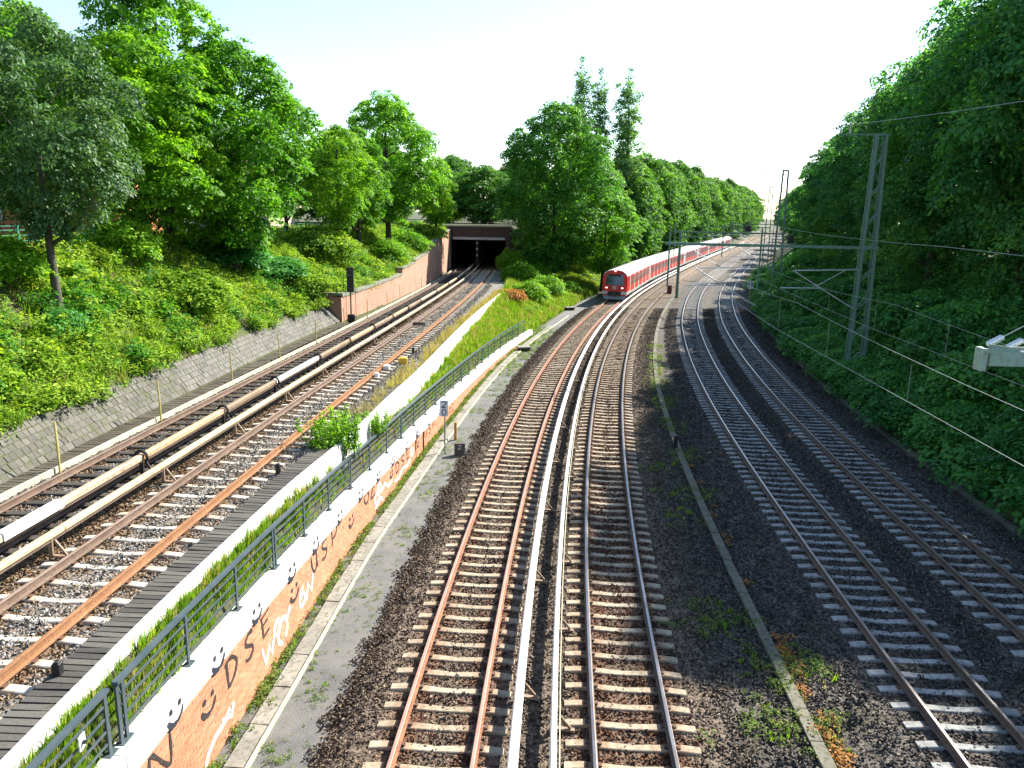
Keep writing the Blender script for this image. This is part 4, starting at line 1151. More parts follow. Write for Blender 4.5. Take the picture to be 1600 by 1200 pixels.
# ------------------------------------------------------------------ red commuter train
def car(parent, me_cache, y_front_s, L, front):
    """one carriage from arc position s (front) back along the track"""
    s0 = y_front_s; s1 = s0 + L
    x0, y0, *_ = PA.at(s0 + (0.4 if front else 0.15)); x1, y1, *_ = PA.at(s1 - 0.15)
    cx, cy_ = (x0 + x1) / 2, (y0 + y1) / 2
    rz = math.atan2(y0 - y1, x0 - x1) - math.pi / 2      # local +y towards the front
    half = math.hypot(x0 - x1, y0 - y1) / 2
    key = 'front' if front else 'mid'
    if key not in me_cache:
        C = [(1.42, 0.62), (1.49, 0.78), (1.5, 1.05), (1.5, 2.55), (1.46, 2.9), (1.30, 3.2), (0.95, 3.42), (0.45, 3.54), (0.0, 3.57)]
        ring = C + [(-x, z) for x, z in C[-2::-1]]
        n = len(ring)
        b = MB()
        sects = [(-half, 0.97, 0.0), (-half + 0.06, 1.0, 0.0), (half - 0.9 if front else half - 0.06, 1.0, 0.0)]
        sects += [(half - 0.35, 0.985, -0.03), (half, 0.95, -0.10)] if front else [(half, 0.97, 0.0)]
        for k, (yy, w, dz) in enumerate(sects):
            for x, z in ring: b.v.append((x * w, yy + (0.0 if not front or k < 4 else -0.32 * max(0, (z - 1.3) / 2.3)), z + dz * (z - 0.6) / 3))
            if k:
                for j in range(n - 1):
                    a = (k - 1) * n + j
                    z = (ring[j][1] + ring[j + 1][1]) / 2
                    mi = 1 if z > 3.0 else (2 if front and k >= 3 and z > 0.95 else 0)
                    if front and k >= 3 and z > 3.35: mi = 1 if k == 3 else 2
                    b.f.append((a, a + n, a + n + 1, a + 1)); b.m.append(mi)
                b.f.append(((k - 1) * n, (k - 1) * n + n - 1, k * n + n - 1, k * n)); b.m.append(3)
        e = (len(sects) - 1) * n
        # end faces: lower white band, red above
        if front:
            zs = [0.62, 1.18, 3.6]
            b.f.append(tuple(e + j for j in range(n))[::-1]); b.m.append(2)
        else:
            b.f.append(tuple(e + j for j in range(n))[::-1]); b.m.append(3)
        b.f.append(tuple(range(n))); b.m.append(3)
        me_cache[key] = b.mesh('carriage', [M['train_white'], M['train_roof'], M['train_red'], M['underframe']])
        sub = []
        yy = half - (2.6 if front else 0.8)
        pnl = MB(); pnl.box((0, 0, 0), (0.012, 2.98, 1.86)); me_p = pnl.mesh('red_panel', M['train_red'])
        w1 = MB(); w1.box((0, 0, 0), (0.016, 0.72, 0.95)); me_w = w1.mesh('window', M['train_glass'])
        dr = MB(); dr.box((0, 0, 0), (0.014, 0.62, 1.9)); me_d = dr.mesh('door', M['train_white'])
        dw = MB(); dw.box((0, 0, 0), (0.016, 0.34, 0.9)); me_dw = dw.mesh('door_window', M['train_glass'])
        if front:
            cb = MB(); cb.box((0, 0, 0), (0.013, 1.15, 1.72)); me_cb = cb.mesh('red_panel', M['train_red'])
            cw = MB(); cw.box((0, 0, 0), (0.017, 0.62, 0.98)); me_cw = cw.mesh('window', M['train_glass'])
            for sx in (-1, 1): sub += [('red_panel', me_cb, (sx * 1.505, half - 1.5, 1.98)), ('window', me_cw, (sx * 1.508, half - 1.55, 2.2))]
        while yy > -half + 2.2:
            for sx in (-1, 1):
                sub.append(('red_panel', me_p, (sx * 1.504, yy - 1.5, 1.95)))
                for d in (-0.92, 0.0, 0.92): sub.append(('window', me_w, (sx * 1.508, yy - 1.5 + d, 2.2)))
                if yy - 3.65 > -half + 0.3:
                    sub.append(('door', me_d, (sx * 1.504, yy - 3.34, 1.9)))
                    sub.append(('door_window', me_dw, (sx * 1.509, yy - 3.34, 2.2)))
            yy -= 3.68
        bg = MB()
        bg.box((0, 0, 0.52), (2.3, 2.9, 0.34))
        for wy in (-1.0, 1.0):
            for wx in (-0.78, 0.78): bg.tube([(wx - 0.06, wy, 0.43), (wx + 0.06, wy, 0.43)], 0.42, 14)
        me_b = bg.mesh('bogie', M['underframe'])
        for d in (half - 3.4, -half + 3.0): sub.append(('bogie', me_b, (0, d, 0)))
        ub = MB(); ub.box((0, 0, 0.5), (2.5, half * 0.9, 0.38)); sub.append(('equipment_box', ub.mesh('equipment_box', M['underframe']), (0, 0, 0)))
        if front:
            F = []
            q = MB(); yf = half - 0.10
            q.add([(-1.06, half + 0.012 - 0.07, 1.80), (1.06, half + 0.012 - 0.07, 1.80), (0.98, half + 0.02 - 0.265, 3.02), (-0.98, half + 0.02 - 0.265, 3.02)], [(0, 3, 2, 1)]); F.append(('windscreen', q, M['windscreen']))
            q = MB(); q.box((0, half - 0.16, 2.94), (1.3, 0.30, 0.16)); F.append(('destination_display', q, M['black']))
            for sx in (-1, 1):
                q = MB(); q.box((sx * 0.92, half - 0.0, 1.50), (0.22, 0.06, 0.10)); F.append(('headlight', q, M['lamp']))
                q = MB(); q.box((sx * 0.66, half - 0.0, 1.50), (0.14, 0.05, 0.12)); F.append(('tail_light', q, M['black']))
                q = MB(); q.box((sx * 1.10, half - 0.02, 0.93), (0.58, 0.10, 0.34)); F.append(('bumper_corner', q, M['train_white']))
            q = MB(); q.tube([(0, half - 0.28, 3.44), (0, half - 0.12, 3.44)], 0.09, 10); F.append(('top_lamp', q, M['lamp']))
            q = MB(); q.box((0, half - 0.02, 0.83), (1.5, 0.14, 0.48)); F.append(('coupler_recess', q, M['black']))
            q = MB(); q.tube([(0, half - 0.05, 0.80), (0, half + 0.32, 0.80)], [0.13, 0.17], 10); q.box((0, half + 0.36, 0.8), (0.5, 0.12, 0.34)); F.append(('coupler', q, M['underframe']))
            q = MB(); q.add([(-1.35, half - 0.1, 0.62), (1.35, half - 0.1, 0.62), (1.15, half + 0.10, 0.18), (-1.15, half + 0.10, 0.18), (-1.35, half - 0.4, 0.62), (1.35, half - 0.4, 0.62), (1.15, half - 0.2, 0.18), (-1.15, half - 0.2, 0.18)],
                           [(0, 3, 2, 1), (4, 5, 6, 7), (0, 1, 5, 4), (3, 7, 6, 2), (0, 4, 7, 3), (1, 2, 6, 5)]); F.append(('plough', q, M['plough']))
            q = MB(); yl = half + 0.004
            for p_, q_ in (((-.2, 1.38), (.2, 1.38)), ((.2, 1.38), (.2, 1.66)), ((.2, 1.66), (-.2, 1.66)), ((-.2, 1.66), (-.2, 1.38))):
                q.bar((p_[0], yl, p_[1]), (q_[0], yl, q_[1]), 0.01, 0.035, (0, 0, 1) if p_[1] == q_[1] else (1, 0, 0))
            for ch, gx in (('D', 0.02), ('B', -0.15)):
                for stroke in GL[ch]:
                    for p_, q_ in zip(stroke[:-1], stroke[1:]):
                        q.bar((gx + 0.13 - p_[0] * 0.13, yl, 1.43 + p_[1] * 0.18), (gx + 0.13 - q_[0] * 0.13, yl, 1.43 + q_[1] * 0.18), 0.01, 0.03, (0.1, 0, 1))
            F.append(('emblem', q, M['frame_white']))
            for nm, q, mt in F: sub.append((nm, q.mesh(nm, mt), (0, 0, 0)))
        me_cache[key + '_sub'] = sub
    o = inst('carriage', me_cache[key], parent, (cx, cy_, 0.0), (0, 0, rz))
    for nm, me, loc in me_cache[key + '_sub']:
        inst(nm, me, o, loc)
    return o
train = thing('commuter_train', 'red commuter train with white roof rounding the bend', 'train')
cache = {}
s = PA.s_of_y(88.2)
for k in range(8):
    L = 21.6
    car(train, cache, s, L, k == 0)
    if k < 7:
        x, y, tx, ty = PA.at(s + L)
        b = MB(); b.box((0, 0, 2.0), (2.5, 0.75, 2.4)); o = b.build('gangway', M['underframe'], train); o.location = (x, y, 0); o.rotation_euler = (0, 0, math.atan2(-tx, ty))
    s += L

# ------------------------------------------------------------------ overhead line: lattice masts, booms, cantilevers, wires
def mast_meshes(h, wb=0.95, wt=0.5, db=0.55, dt=0.4):
    legs, braces = [], []
    def corner(sx, sy, z):
        f = z / h
        return Vector((sx * (wb + (wt - wb) * f) / 2, sy * (db + (dt - db) * f) / 2, z))
    for sx in (-1, 1):
        for sy in (-1, 1):
            b = MB(); b.bar(corner(sx, sy, -1.5), corner(sx, sy, h), 0.145, 0.10, (0, 1, 0)); legs.append(b.mesh('leg', M['steel_green']))
    nz = 17
    for i in range(nz):
        z0, z1 = 0.4 + (h - 0.6) * i / nz, 0.4 + (h - 0.6) * (i + 1) / nz
        for sy in (-1, 1):
            sx = -1 if i % 2 else 1
            b = MB(); b.bar(corner(sx, sy, z0), corner(-sx, sy, z1), 0.02, 0.095, (0, 1, 0)); braces.append(b.mesh('brace', M['steel_green']))
        b = MB(); sy = -1 if i % 2 else 1
        b.bar(corner(-1, sy, z0), corner(-1, -sy, z1), 0.02, 0.06, (1, 0, 0)); braces.append(b.mesh('brace', M['steel_green']))
    return legs, braces
MH = 14.6
_legs, _braces = mast_meshes(MH)
def insulator(b, p, q, r=0.06, n=5, mi=0):
    p, q = Vector(p), Vector(q)
    pts, rs = [], []
    for i in range(n * 2 + 1):
        pts.append(p.lerp(q, i / (n * 2))); rs.append(r if i % 2 else r * 0.45)
    b.tube(pts, rs, 8, mi)
def cat_mast(label, x, y, zb, rz, boom_len, full=True, zboom=8.15):
    t = thing('catenary_mast', label, 'catenary mast', (x, y, zb), 'lattice masts along the wooded bank', rz)
    for me in _legs: inst('leg', me, t)
    for me in _braces: inst('brace', me, t)
    b = MB(); b.box((0, 0, MH + 0.02), (0.62, 0.5, 0.10)); b.build('cap', M['steel_green'], t)
    b = MB(); b.bar((0.2, 0, MH + 0.09), (-2.3, 0, MH + 0.05), 0.10, 0.08); b.build('top_arm', M['steel_green'], t)
    for d in (-2.25, -1.75):
        b = MB(); insulator(b, (d, 0, MH + 0.09), (d, 0, MH + 0.55)); b.build('insulator', M['steel_pale'], t)
    zr = zboom - zb
    b = MB(); b.bar((0.5, -0.28, zr), (-boom_len, -0.28, zr), 0.10, 0.15); b.bar((0.5, 0.28, zr), (-boom_len, 0.28, zr), 0.10, 0.15); b.build('boom', M['steel_green'], t)
    b = MB()
    for k in range(int(boom_len / 1.4)): b.bar((-0.5 - k * 1.4, -0.28, zr - 0.02), (-1.2 - k * 1.4, 0.28, zr - 0.02), 0.06, 0.05)
    b.build('boom_lacing', M['steel_green'], t)
    for d in (-boom_len + 0.25, -boom_len * 0.52):
        b = MB(); b.tube([(d, 0, zr + 1.0), (d, 0, zr - 2.6)], 0.055, 8); b.build('drop_post', M['steel_green'], t)
    # hinged cantilever carried by the mast itself
    def canti(x0, sgn, name):
        z1, z2, z3 = 6.75 - zb, 5.55 - zb, 6.05 - zb
        b = MB(); insulator(b, (x0, -0.3, z1 + 0.12), (x0 + sgn * 0.55, -0.3, z1 + 0.1), 0.075, 5); b.build('insulator', M['steel_pale'], t)
        b = MB(); insulator(b, (x0, -0.3, 4.55 - zb), (x0 + sgn * 0.5, -0.3, 4.8 - zb), 0.075, 5); b.build('insulator', M['steel_pale'], t)
        b = MB(); b.tube([(x0 + sgn * 0.55, -0.3, z1 + 0.1), (x0 + sgn * 3.6, -0.3, z1 - 0.02)], 0.032, 8)
        b.tube([(x0 + sgn * 0.5, -0.3, 4.8 - zb), (x0 + sgn * 3.75, -0.3, z1 - 0.02)], 0.038, 8)
        b.tube([(x0 + sgn * 2.0, -0.3, 5.72 - zb), (x0 + sgn * 4.4, -0.3, z2 + 0.12)], 0.028, 8)
        b.tube([(x0 + sgn * 0.75, -0.3, z1 + 0.08), (x0 + sgn * 2.3, -0.3, 5.85 - zb)], 0.022, 6)
        b.build(name, M['alu'], t)
    canti(-0.45, -1, 'cantilever')
    if full:
        canti(-boom_len * 0.52 - 0.05, -1, 'cantilever')
    return t
def nrm(y):
    s = PD.s_of_y(y); x, yy, tx, ty = PD.at(s); return x, yy, ty, -tx, math.atan2(-tx, ty)
for lab, y, off, L in [('nearest green lattice mast with a long boom over the tracks', 46.3, 4.75, 11.8), ('second green lattice mast, rising into the sky gap', 82.0, 4.75, 11.0), ('third lattice mast, in front of the far tree row', 127.0, 4.5, 10.5), ('farthest small lattice mast in the sky gap', 184.0, 4.5, 10.5)]:
    x, yy, nx, ny, rz = nrm(y)
    cat_mast(lab, x + nx * off, yy + ny * off, -0.1, rz, L)
t = thing('catenary_pole', 'green pole between the middle tracks beside the train', 'catenary pole', (20.65, 96.1, -0.35), None, -0.28)
b = MB(); b.tube([(0, 0, 0), (0, 0, 8.1)], [0.20, 0.15], 10); b.build('shaft', M['steel_green'], t)
b = MB(); b.bar((0.0, -0.1, 7.6), (4.6, -0.1, 7.75), 0.12, 0.16); b.build('boom', M['steel_green'], t)
b = MB(); b.tube([(0.3, -0.1, 6.9), (2.8, -0.1, 6.6)], 0.035, 8); b.tube([(0.3, -0.1, 5.2), (2.9, -0.1, 6.6)], 0.035, 8); b.tube([(1.2, -0.1, 5.75), (3.1, -0.1, 5.6)], 0.03, 8); b.build('cantilever', M['alu'], t)
t = thing('signal_backboard', 'black signal box on the nearest boom', 'signal', (16.95, 47.4, 8.26))
b = MB(); b.box((0, 0, 0.28), (0.34, 0.25, 0.5)); b.build('box', M['black'], t, bevel=0.02)
b = MB(); b.bar((-0.3, 0, 0.0), (0.3, 0, 0.0), 0.3, 0.06); b.build('mount', M['steel_green'], t)
t = thing('signal_backboard', 'grey signal box on the second boom', 'signal', (25.0, 83.0, 8.26))
b = MB(); b.box((0, 0, 0.34), (0.6, 0.35, 0.6)); b.build('box', M['underframe'], t, bevel=0.02)
b = MB(); b.bar((-0.4, 0, 0.0), (0.4, 0, 0.0), 0.3, 0.06); b.build('mount', M['steel_green'], t)

# anchor beam end at the right edge, close to the camera's bridge
t = thing('anchor_beam', 'pale green steel beam end with two insulators at the picture\'s right edge', 'beam', (8.55, 13.6, 7.38), None, -0.02)
b = MB(); b.bar((0.1, 0, 0), (9.5, 0, 0), 0.18, 0.27); b.build('beam', M['steel_pale'], t, bevel=0.01)
b = MB(); b.bar((0.62, -0.04, 0.146), (9.5, -0.04, 0.146), 0.13, 0.022); b.build('top_flange', M['frame_white'], t)
b = MB(); b.bar((0.0, -0.10, -0.02), (0.0, 0.16, -0.02), 0.11, 0.42); b.build('end_plate', M['steel_pale'], t, bevel=0.01)
b = MB(); b.bar((0.02, -0.14, 0.20), (0.45, -0.02, 0.14), 0.03, 0.16); b.bar((0.45, -0.02, 0.14), (0.85, -0.02, 0.14), 0.03, 0.16); b.build('bracket', M['steel_pale'], t)
for dx, dz in ((0.10, 0.24), (0.46, 0.19)):
    b = MB(); insulator(b, (dx, 0.05, dz), (dx + 0.34, 0.20, dz + 0.12), 0.065, 5); b.build('insulator', M['alu'], t)
b = MB()
b.tube([(0.44, 0.20, 0.36), (9.0, 3.2, 4.0)], 0.009, 6); b.tube([(0.80, 0.20, 0.31), (9.5, 3.2, 4.0)], 0.009, 6)
b.build('stay_wire', M['wire'], t)
b = MB(); b.tube([(9.4, 0, -7.8), (9.4, 0, 0.6)], 0.16, 10); b.build('mast', M['steel_pale'], t)

def wire(label, pts, r=0.014, sag=0.0):
    b = MB(); P = [Vector(p) for p in pts]; out = []
    for p, q in zip(P[:-1], P[1:]):
        n = max(2, int((q - p).length / 4))
        for i in range(n):
            f = i / n; v = p.lerp(q, f); v.z -= sag * 4 * f * (1 - f); out.append(v)
    out.append(P[-1])
    b.tube(out, r, 5, cap=False)
    return tag(b.build('overhead_wire', M['wire']), label, 'wire')
def along(P, off, z, y0, y1, step=18): 
    out = []
    for y in np.arange(y0, y1, step):
        x, yy, tx, ty = P.at(P.s_of_y(y)); out.append((x + ty * off, yy - tx * off, z))
    return out
wire('lower contact wire over the outermost track', along(PD, 0.1, 5.5, -6, 300), 0.006)
wire('upper catenary wire over the outermost track', along(PD, -0.1, 6.75, -8, 300, 36), 0.006, 0.45)
wire('lower contact wire over the inner grey track', along(PC, -0.1, 5.5, -6, 300), 0.006)
wire('upper catenary wire over the inner grey track', along(PC, 0.1, 6.75, -8, 300, 36), 0.006, 0.45)
for P_, lab in ((PD, 'outermost track'), (PC, 'inner grey track')):
    b = MB()
    for y in np.arange(18, 110, 6.0):
        x, yy, tx, ty = P_.at(P_.s_of_y(y)); f = ((y + 8) % 36) / 36
        b.tube([(x, yy, 5.5), (x, yy, 6.75 - 0.45 * 4 * f * (1 - f))], 0.005, 4, cap=False)
    tag(b.build('wire_droppers', M['wire']), f'thin vertical droppers between the two wires over the {lab}', 'wire', None, 'stuff')
_m1 = nrm(46.3); _m2 = nrm(82.0); _m3 = nrm(127.0)
mp = lambda q, off, z: (q[0] + q[2] * off, q[1] + q[3] * off, z)
wire('bright feeder wire across the top of the wooded bank', [(26, 8.0, 15.4), mp(_m1, 2.55, 15.05), mp(_m2, 2.55, 15.05), mp(_m3, 2.3, 15.05)], 0.014, 0.5)
wire('pale sagging wire in front of the wooded bank', [(20.5, 15, 8.9), (18.6, 33, 8.7), mp(_m2, 3.0, 9.2)], 0.013, 0.25)

# ------------------------------------------------------------------ vegetation
nr = np.random.default_rng(11)
def leaves(cen, nrm_, per, leaf, rad, flat, tone_c, droop=0.25, aspect=0.62, seed=0, upb=0.55, tone_j=0.22):
    """leaf blades (two triangles each) around spray centres; returns verts, tris, tone"""
    rg = np.random.default_rng(seed)
    n = len(cen) * per
    c = np.repeat(cen, per, 0); d = np.repeat(nrm_, per, 0)
    off = rg.normal(size=(n, 3)); off /= np.linalg.norm(off, axis=1)[:, None]
    off *= (rg.random(n) ** 0.45)[:, None] * rad
    ax = d * 0.5 + np.array([0, 0, upb]); ax /= np.linalg.norm(ax, axis=1)[:, None]
    al = (off * ax).sum(1)
    off -= ax * (al * (1 - flat))[:, None]
    p = c + off
    nn = ax + rg.normal(size=(n, 3)) * 0.42; nn /= np.linalg.norm(nn, axis=1)[:, None]
    t = off + rg.normal(size=(n, 3)) * rad * 0.5
    t -= nn * (t * nn).sum(1)[:, None]; t /= (np.linalg.norm(t, axis=1)[:, None] + 1e-9)
    t[:, 2] -= droop; t /= np.linalg.norm(t, axis=1)[:, None]
    s = np.cross(nn, t); s /= (np.linalg.norm(s, axis=1)[:, None] + 1e-9)
    L = leaf * rg.uniform(0.65, 1.25, n)[:, None]; W = L * aspect * 0.5
    up = np.cross(t, s)
    V = np.empty((n, 4, 3), np.float32)
    V[:, 0] = p - t * L * 0.45
    V[:, 1] = p + s * W + up * W * 0.3
    V[:, 2] = p + t * L * 0.55
    V[:, 3] = p - s * W + up * W * 0.3
    b = (np.arange(n) * 4)[:, None]
    T = np.concatenate([b + [0, 1, 2], b + [0, 2, 3]], 1).reshape(-1, 3)
    tn = np.clip(np.repeat(tone_c, per) + rg.normal(size=n) * tone_j, 0.0, 1.0)
    return V.reshape(-1, 3), T, np.repeat(tn, 4)

def leaf_mesh(name, V, T, tone, m):
    me = bpy.data.meshes.new(name)
    me.vertices.add(len(V)); me.vertices.foreach_set('co', V.astype(np.float32).ravel())
    me.loops.add(T.size); me.loops.foreach_set('vertex_index', T.astype(np.int32).ravel())
    me.polygons.add(len(T)); me.polygons.foreach_set('loop_start', np.arange(0, T.size, 3, dtype=np.int32))
    me.polygons.foreach_set('loop_total', np.full(len(T), 3, np.int32))
    a = me.attributes.new('tone', 'FLOAT', 'POINT'); a.data.foreach_set('value', tone.astype(np.float32))
    me.materials.append(m)
    me.update(calc_edges=True)
    return me

def lobes_for(seed, H, cb, rx, nl, shape='round', lobe=0.42):
    """crown lobes (centre, radius) of a tree of height H, crown from cb up, half-width rx"""
    rg = np.random.default_rng(seed)
    out = []
    hz = (H - cb) / 2; zc = (H + cb) / 2
    for i in range(nl):
        f = (i + 0.5) / nl
        z = -1 + 2 * f
        a = i * 2.39996 + rg.uniform(-.5, .5)
        if shape == 'round': w = math.sqrt(max(0.05, 1 - z * z)) * (1.0 if z > -0.3 else 0.9)
        elif shape == 'egg': w = (1 - max(0, z) ** 1.6) * 0.85 + 0.15 if z > -0.5 else 0.8
        elif shape == 'column': w = 0.65 * (1 - abs(z) ** 3) + 0.2
        else: w = 1 - 0.35 * (z + 1)
        r = rx * lobe * rg.uniform(0.55, 1.25)
        q = max(0.0, w - lobe * 0.75) * rg.uniform(0.65, 1.28)
        out.append((np.array([math.cos(a) * rx * q, math.sin(a) * rx * q, zc + z * (hz - r * 0.8)]), r))
    return out

def crown_points(lobes, n, seed, zc, squash=0.85, inner=0.12):
    rg = np.random.default_rng(seed)
    C = np.array([l[0] for l in lobes]); Rr = np.array([l[1] for l in lobes])
    k = rg.choice(len(lobes), size=n * 3, p=Rr ** 2 / (Rr ** 2).sum())
    d = rg.normal(size=(n * 3, 3)); d /= np.linalg.norm(d, axis=1)[:, None]
    rad = np.where(rg.random(n * 3) < inner, rg.uniform(0.3, 0.75, n * 3), rg.uniform(0.80, 1.08, n * 3))
    rad = np.where(rg.random(n * 3) < 0.10, rg.uniform(1.08, 1.42, n * 3), rad)
    p = C[k] + d * (Rr[k] * rad)[:, None] * np.array([1, 1, squash])
    # drop points deep inside other lobes
    D = np.linalg.norm((p[:, None, :] - C[None]) / np.array([1, 1, squash]), axis=2) / Rr[None]
    D[np.arange(len(p)), k] = 9
    keep = (D.min(1) > 0.62) | (rg.random(len(p)) < 0.12)
    keep &= d[:, 2] > -0.5
    p, d, k = p[keep][:n], d[keep][:n], k[keep][:n]
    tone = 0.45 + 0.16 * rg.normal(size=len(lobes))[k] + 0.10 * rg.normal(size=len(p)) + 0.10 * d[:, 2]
    return p, d, np.clip(tone, 0.05, 0.95)

def trunk_mesh(lobes, H, cb, r0, m, seed, lean=0.0, nlimb=9, base=-0.6):
    rg = random.Random(seed); b = MB()
    top = H * 0.80
    pts, rs = [], []
    for i in range(9):
        f = i / 8
        pts.append((math.sin(f * 3 + seed) * 0.12 * (1 if f > 0 else 0) + lean * f, math.cos(f * 2.3 + seed) * 0.10 * f, base + (top - base) * f))
        rs.append(r0 * (1.55 if i == 0 else 1.0) * (1 - 0.85 * f) + 0.02)
    b.tube(pts, rs, 9)
    for c, r in sorted(lobes, key=lambda q: -q[1])[:nlimb]:
        f = min(0.9, max(0.18, (c[2] - r * 0.9 - abs(c[0]) * 0.35) / top))
        i = f * 8; j = int(i); p0 = Vector(pts[j]).lerp(Vector(pts[min(8, j + 1)]), i - j)
        e = Vector(c) ; mid = p0.lerp(e, 0.5) + Vector((rg.uniform(-.2, .2), rg.uniform(-.2, .2), -0.1 * (e - p0).length))
        rr = r0 * (1 - 0.85 * f) * 0.55 + 0.015
        b.tube([p0, mid, e], [rr, rr * 0.6, 0.015], 6)
    return b.mesh('trunk', m, smooth=True)

PROTO = {}
def proto(key, m, H, cb, rx, nl, n, per, leaf, rad, flat=0.45, shape='round', lobe=0.42, seed=1, bark='bark', r0=0.24, droop=0.3, upb=0.55, aspect=0.62, squash=0.85, inner=0.12):
    lb = lobes_for(seed, H, cb, rx, nl, shape, lobe)
    p, d, tn = crown_points(lb, n, seed + 5, (H + cb) / 2, squash, inner)
    V, T, t = leaves(p, d, per, leaf, rad, flat, tn, droop, aspect, seed + 9, upb)
    PROTO[key] = (leaf_mesh('crown', V, T, t, m), trunk_mesh(lb, H, cb, r0, M[bark], seed), H)

proto('grey', M['leaf_greygreen'], 11.4, 2.9, 4.0, 60, 1150, 34, 0.17, 0.46, 0.45, 'round', 0.25, 3, 'bark', 0.21)
proto('maple1', M['leaf_maple'], 14.5, 1.6, 4.5, 74, 1350, 34, 0.22, 0.52, 0.25, 'egg', 0.25, 5, 'bark_dark', 0.27)
proto('maple2', M['leaf_maple'], 12.5, 1.4, 4.6, 70, 1300, 34, 0.22, 0.52, 0.25, 'round', 0.26, 8, 'bark_dark', 0.27)
proto('lime', M['leaf_lime'], 10.0, 1.0, 3.6, 54, 950, 32, 0.20, 0.46, 0.3, 'round', 0.27, 12, 'bark_dark', 0.18)
proto('broad', M['leaf_mid'], 23.5, 0.6, 7.4, 100, 2200, 30, 0.36, 0.85, 0.4, 'round', 0.26, 15, 'bark_dark', 0.42)
proto('row1', M['leaf_far'], 22.0, 1.0, 7.0, 64, 1050, 24, 0.55, 1.05, 0.45, 'egg', 0.28, 21, 'bark_dark', 0.4)
proto('row2', M['leaf_far'], 20.0, 0.6, 6.6, 60, 1000, 24, 0.55, 1.05, 0.45, 'round', 0.28, 24, 'bark_dark', 0.4)
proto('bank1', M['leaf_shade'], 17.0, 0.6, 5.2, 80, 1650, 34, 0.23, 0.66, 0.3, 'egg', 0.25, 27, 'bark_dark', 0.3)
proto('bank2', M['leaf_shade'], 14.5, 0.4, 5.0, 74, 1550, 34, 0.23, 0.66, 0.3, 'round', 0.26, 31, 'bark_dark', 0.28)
def poplar_proto():
    rg = np.random.default_rng(18); H = 32.0; lb = []
    for j in range(6):
        a = j * 2.4; q = 0.0 if j == 0 else rg.uniform(0.7, 1.5)
        top = H * (1.0 if j == 0 else rg.uniform(0.84, 0.99)); z = rg.uniform(3, 6)
        while z < top:
            f = z / top
            r = (0.62 if j else 0.72) * (1.0 if f < 0.86 else max(0.4, (1 - f) / 0.14)) * rg.uniform(0.7, 1.25)
            lb.append((np.array([math.cos(a) * q * (1 - .25 * f) + rg.normal() * .14, math.sin(a) * q * (1 - .25 * f) + rg.normal() * .14, z]), r))
            z += r * rg.uniform(1.5, 2.6)
    p, d, tn = crown_points(lb, 1100, 19, 16, 1.7, 0.25)
    V, T, t = leaves(p, d, 14, 0.28, 0.45, 0.9, tn, 0.1, 0.7, 20, 0.25)
    PROTO['poplar'] = (leaf_mesh('crown', V, T, t, M['leaf_poplar']), trunk_mesh(lb, H, 4, 0.30, M['bark_dark'], 18, 0, 3), H)
poplar_proto()

def tree(name, label, key, x, y, h, z=None, rz=None, wx=1.0, group=None, sink=0.25):
    cr, tr, H = PROTO[key]
    zb = gz(x, y) if z is None else z
    s = h / H
    t = thing(name, label, 'tree', (x, y, zb - sink), group, rnd.uniform(0, 6.28) if rz is None else rz)
    t.scale = (s * wx, s * wx, s)
    inst('trunk', tr, t); inst('crown', cr, t)
    return t

tree('broadleaf_tree', 'grey-green tree with a bare straight trunk low on the left slope', 'grey', -16.6, 27.6, 11.0, 5.55, 0.4, 0.86)
tree('broadleaf_tree', 'bright green tree behind the grey-green one by the orange building', 'lime', -18.2, 38.0, 11.0, None, 1.0, 1.05)
tree('maple_tree', 'tallest maple on the left, its top reaching the upper picture edge', 'maple1', -19.0, 42.5, 15.6, None, 0.3, 0.86)
tree('maple_tree', 'broad maple with a twin trunk in front of the white house', 'maple2', -16.2, 44.5, 13.4, None, 2.0, 1.0)
tree('broadleaf_tree', 'bright young tree between the broad maple and the round maple', 'lime', -13.6, 60.0, 9.0, 7.4, 2.5, 0.9)
tree('maple_tree', 'small maple squeezed between the bright young tree and the round maple', 'maple1', -14.0, 69.5, 10.0, 7.2, 1.1, 1.0)
tree('maple_tree', 'round maple standing above the stepped brick walls', 'maple2', -12.6, 76.5, 14.2, 6.9, 0.8, 0.98)
tree('broadleaf_tree', 'yellow-green tree left of the tunnel mouth', 'lime', -9.9, 97.0, 7.6, 7.2, 0.2, 1.0)
tree('broadleaf_tree', 'leafy tree at the left picture edge behind the green fence', 'maple2', -25.5, 36.5, 13.0, None, 0.5)
tree('broadleaf_tree', 'second tree behind the green fence, deeper in the yard', 'maple1', -28.5, 47.0, 13.5, None, 1.5)
tree('broadleaf_tree', 'dark tree in the yard between the orange building and the white house', 'bank2', -25.0, 58.0, 12.0, None, 0.9, 0.8)
tree('broadleaf_tree', 'leafy tree in the yard right of the white house', 'maple1', -19.5, 66.0, 12.0, None, 2.2, 0.8)
tree('broadleaf_tree', 'tree behind the round maple on the upper ground', 'row2', -16.0, 92.0, 11.0, None, 2.9, 0.9)
for k, (x, y, h) in enumerate([(-13, 140, 10.5), (-5.5, 136, 11.0), (3.0, 142, 12.0)]):
    tree('broadleaf_tree', f'dark tree above the tunnel, {["leftmost", "middle", "rightmost"][k]} of three', 'row2', x, y, h, 7.8, None, 1.5, 'trees above the tunnel', 1.0)
for k, (x, y, h) in enumerate([(-52, 82, 14), (-44, 96, 14), (-34, 104, 13), (-26, 110, 13), (-19, 116, 12), (-26, 150, 15), (-14, 175, 15), (0, 180, 15), (10, 165, 13)]):
    tree('background_tree', f'leafy tree closing the view behind the houses and tunnel, {ORD[k] if k else "first"} from the left', 'row1' if k % 2 else 'row2', x, y, h, 7.9, None, 1.25, 'background trees', 0.8)
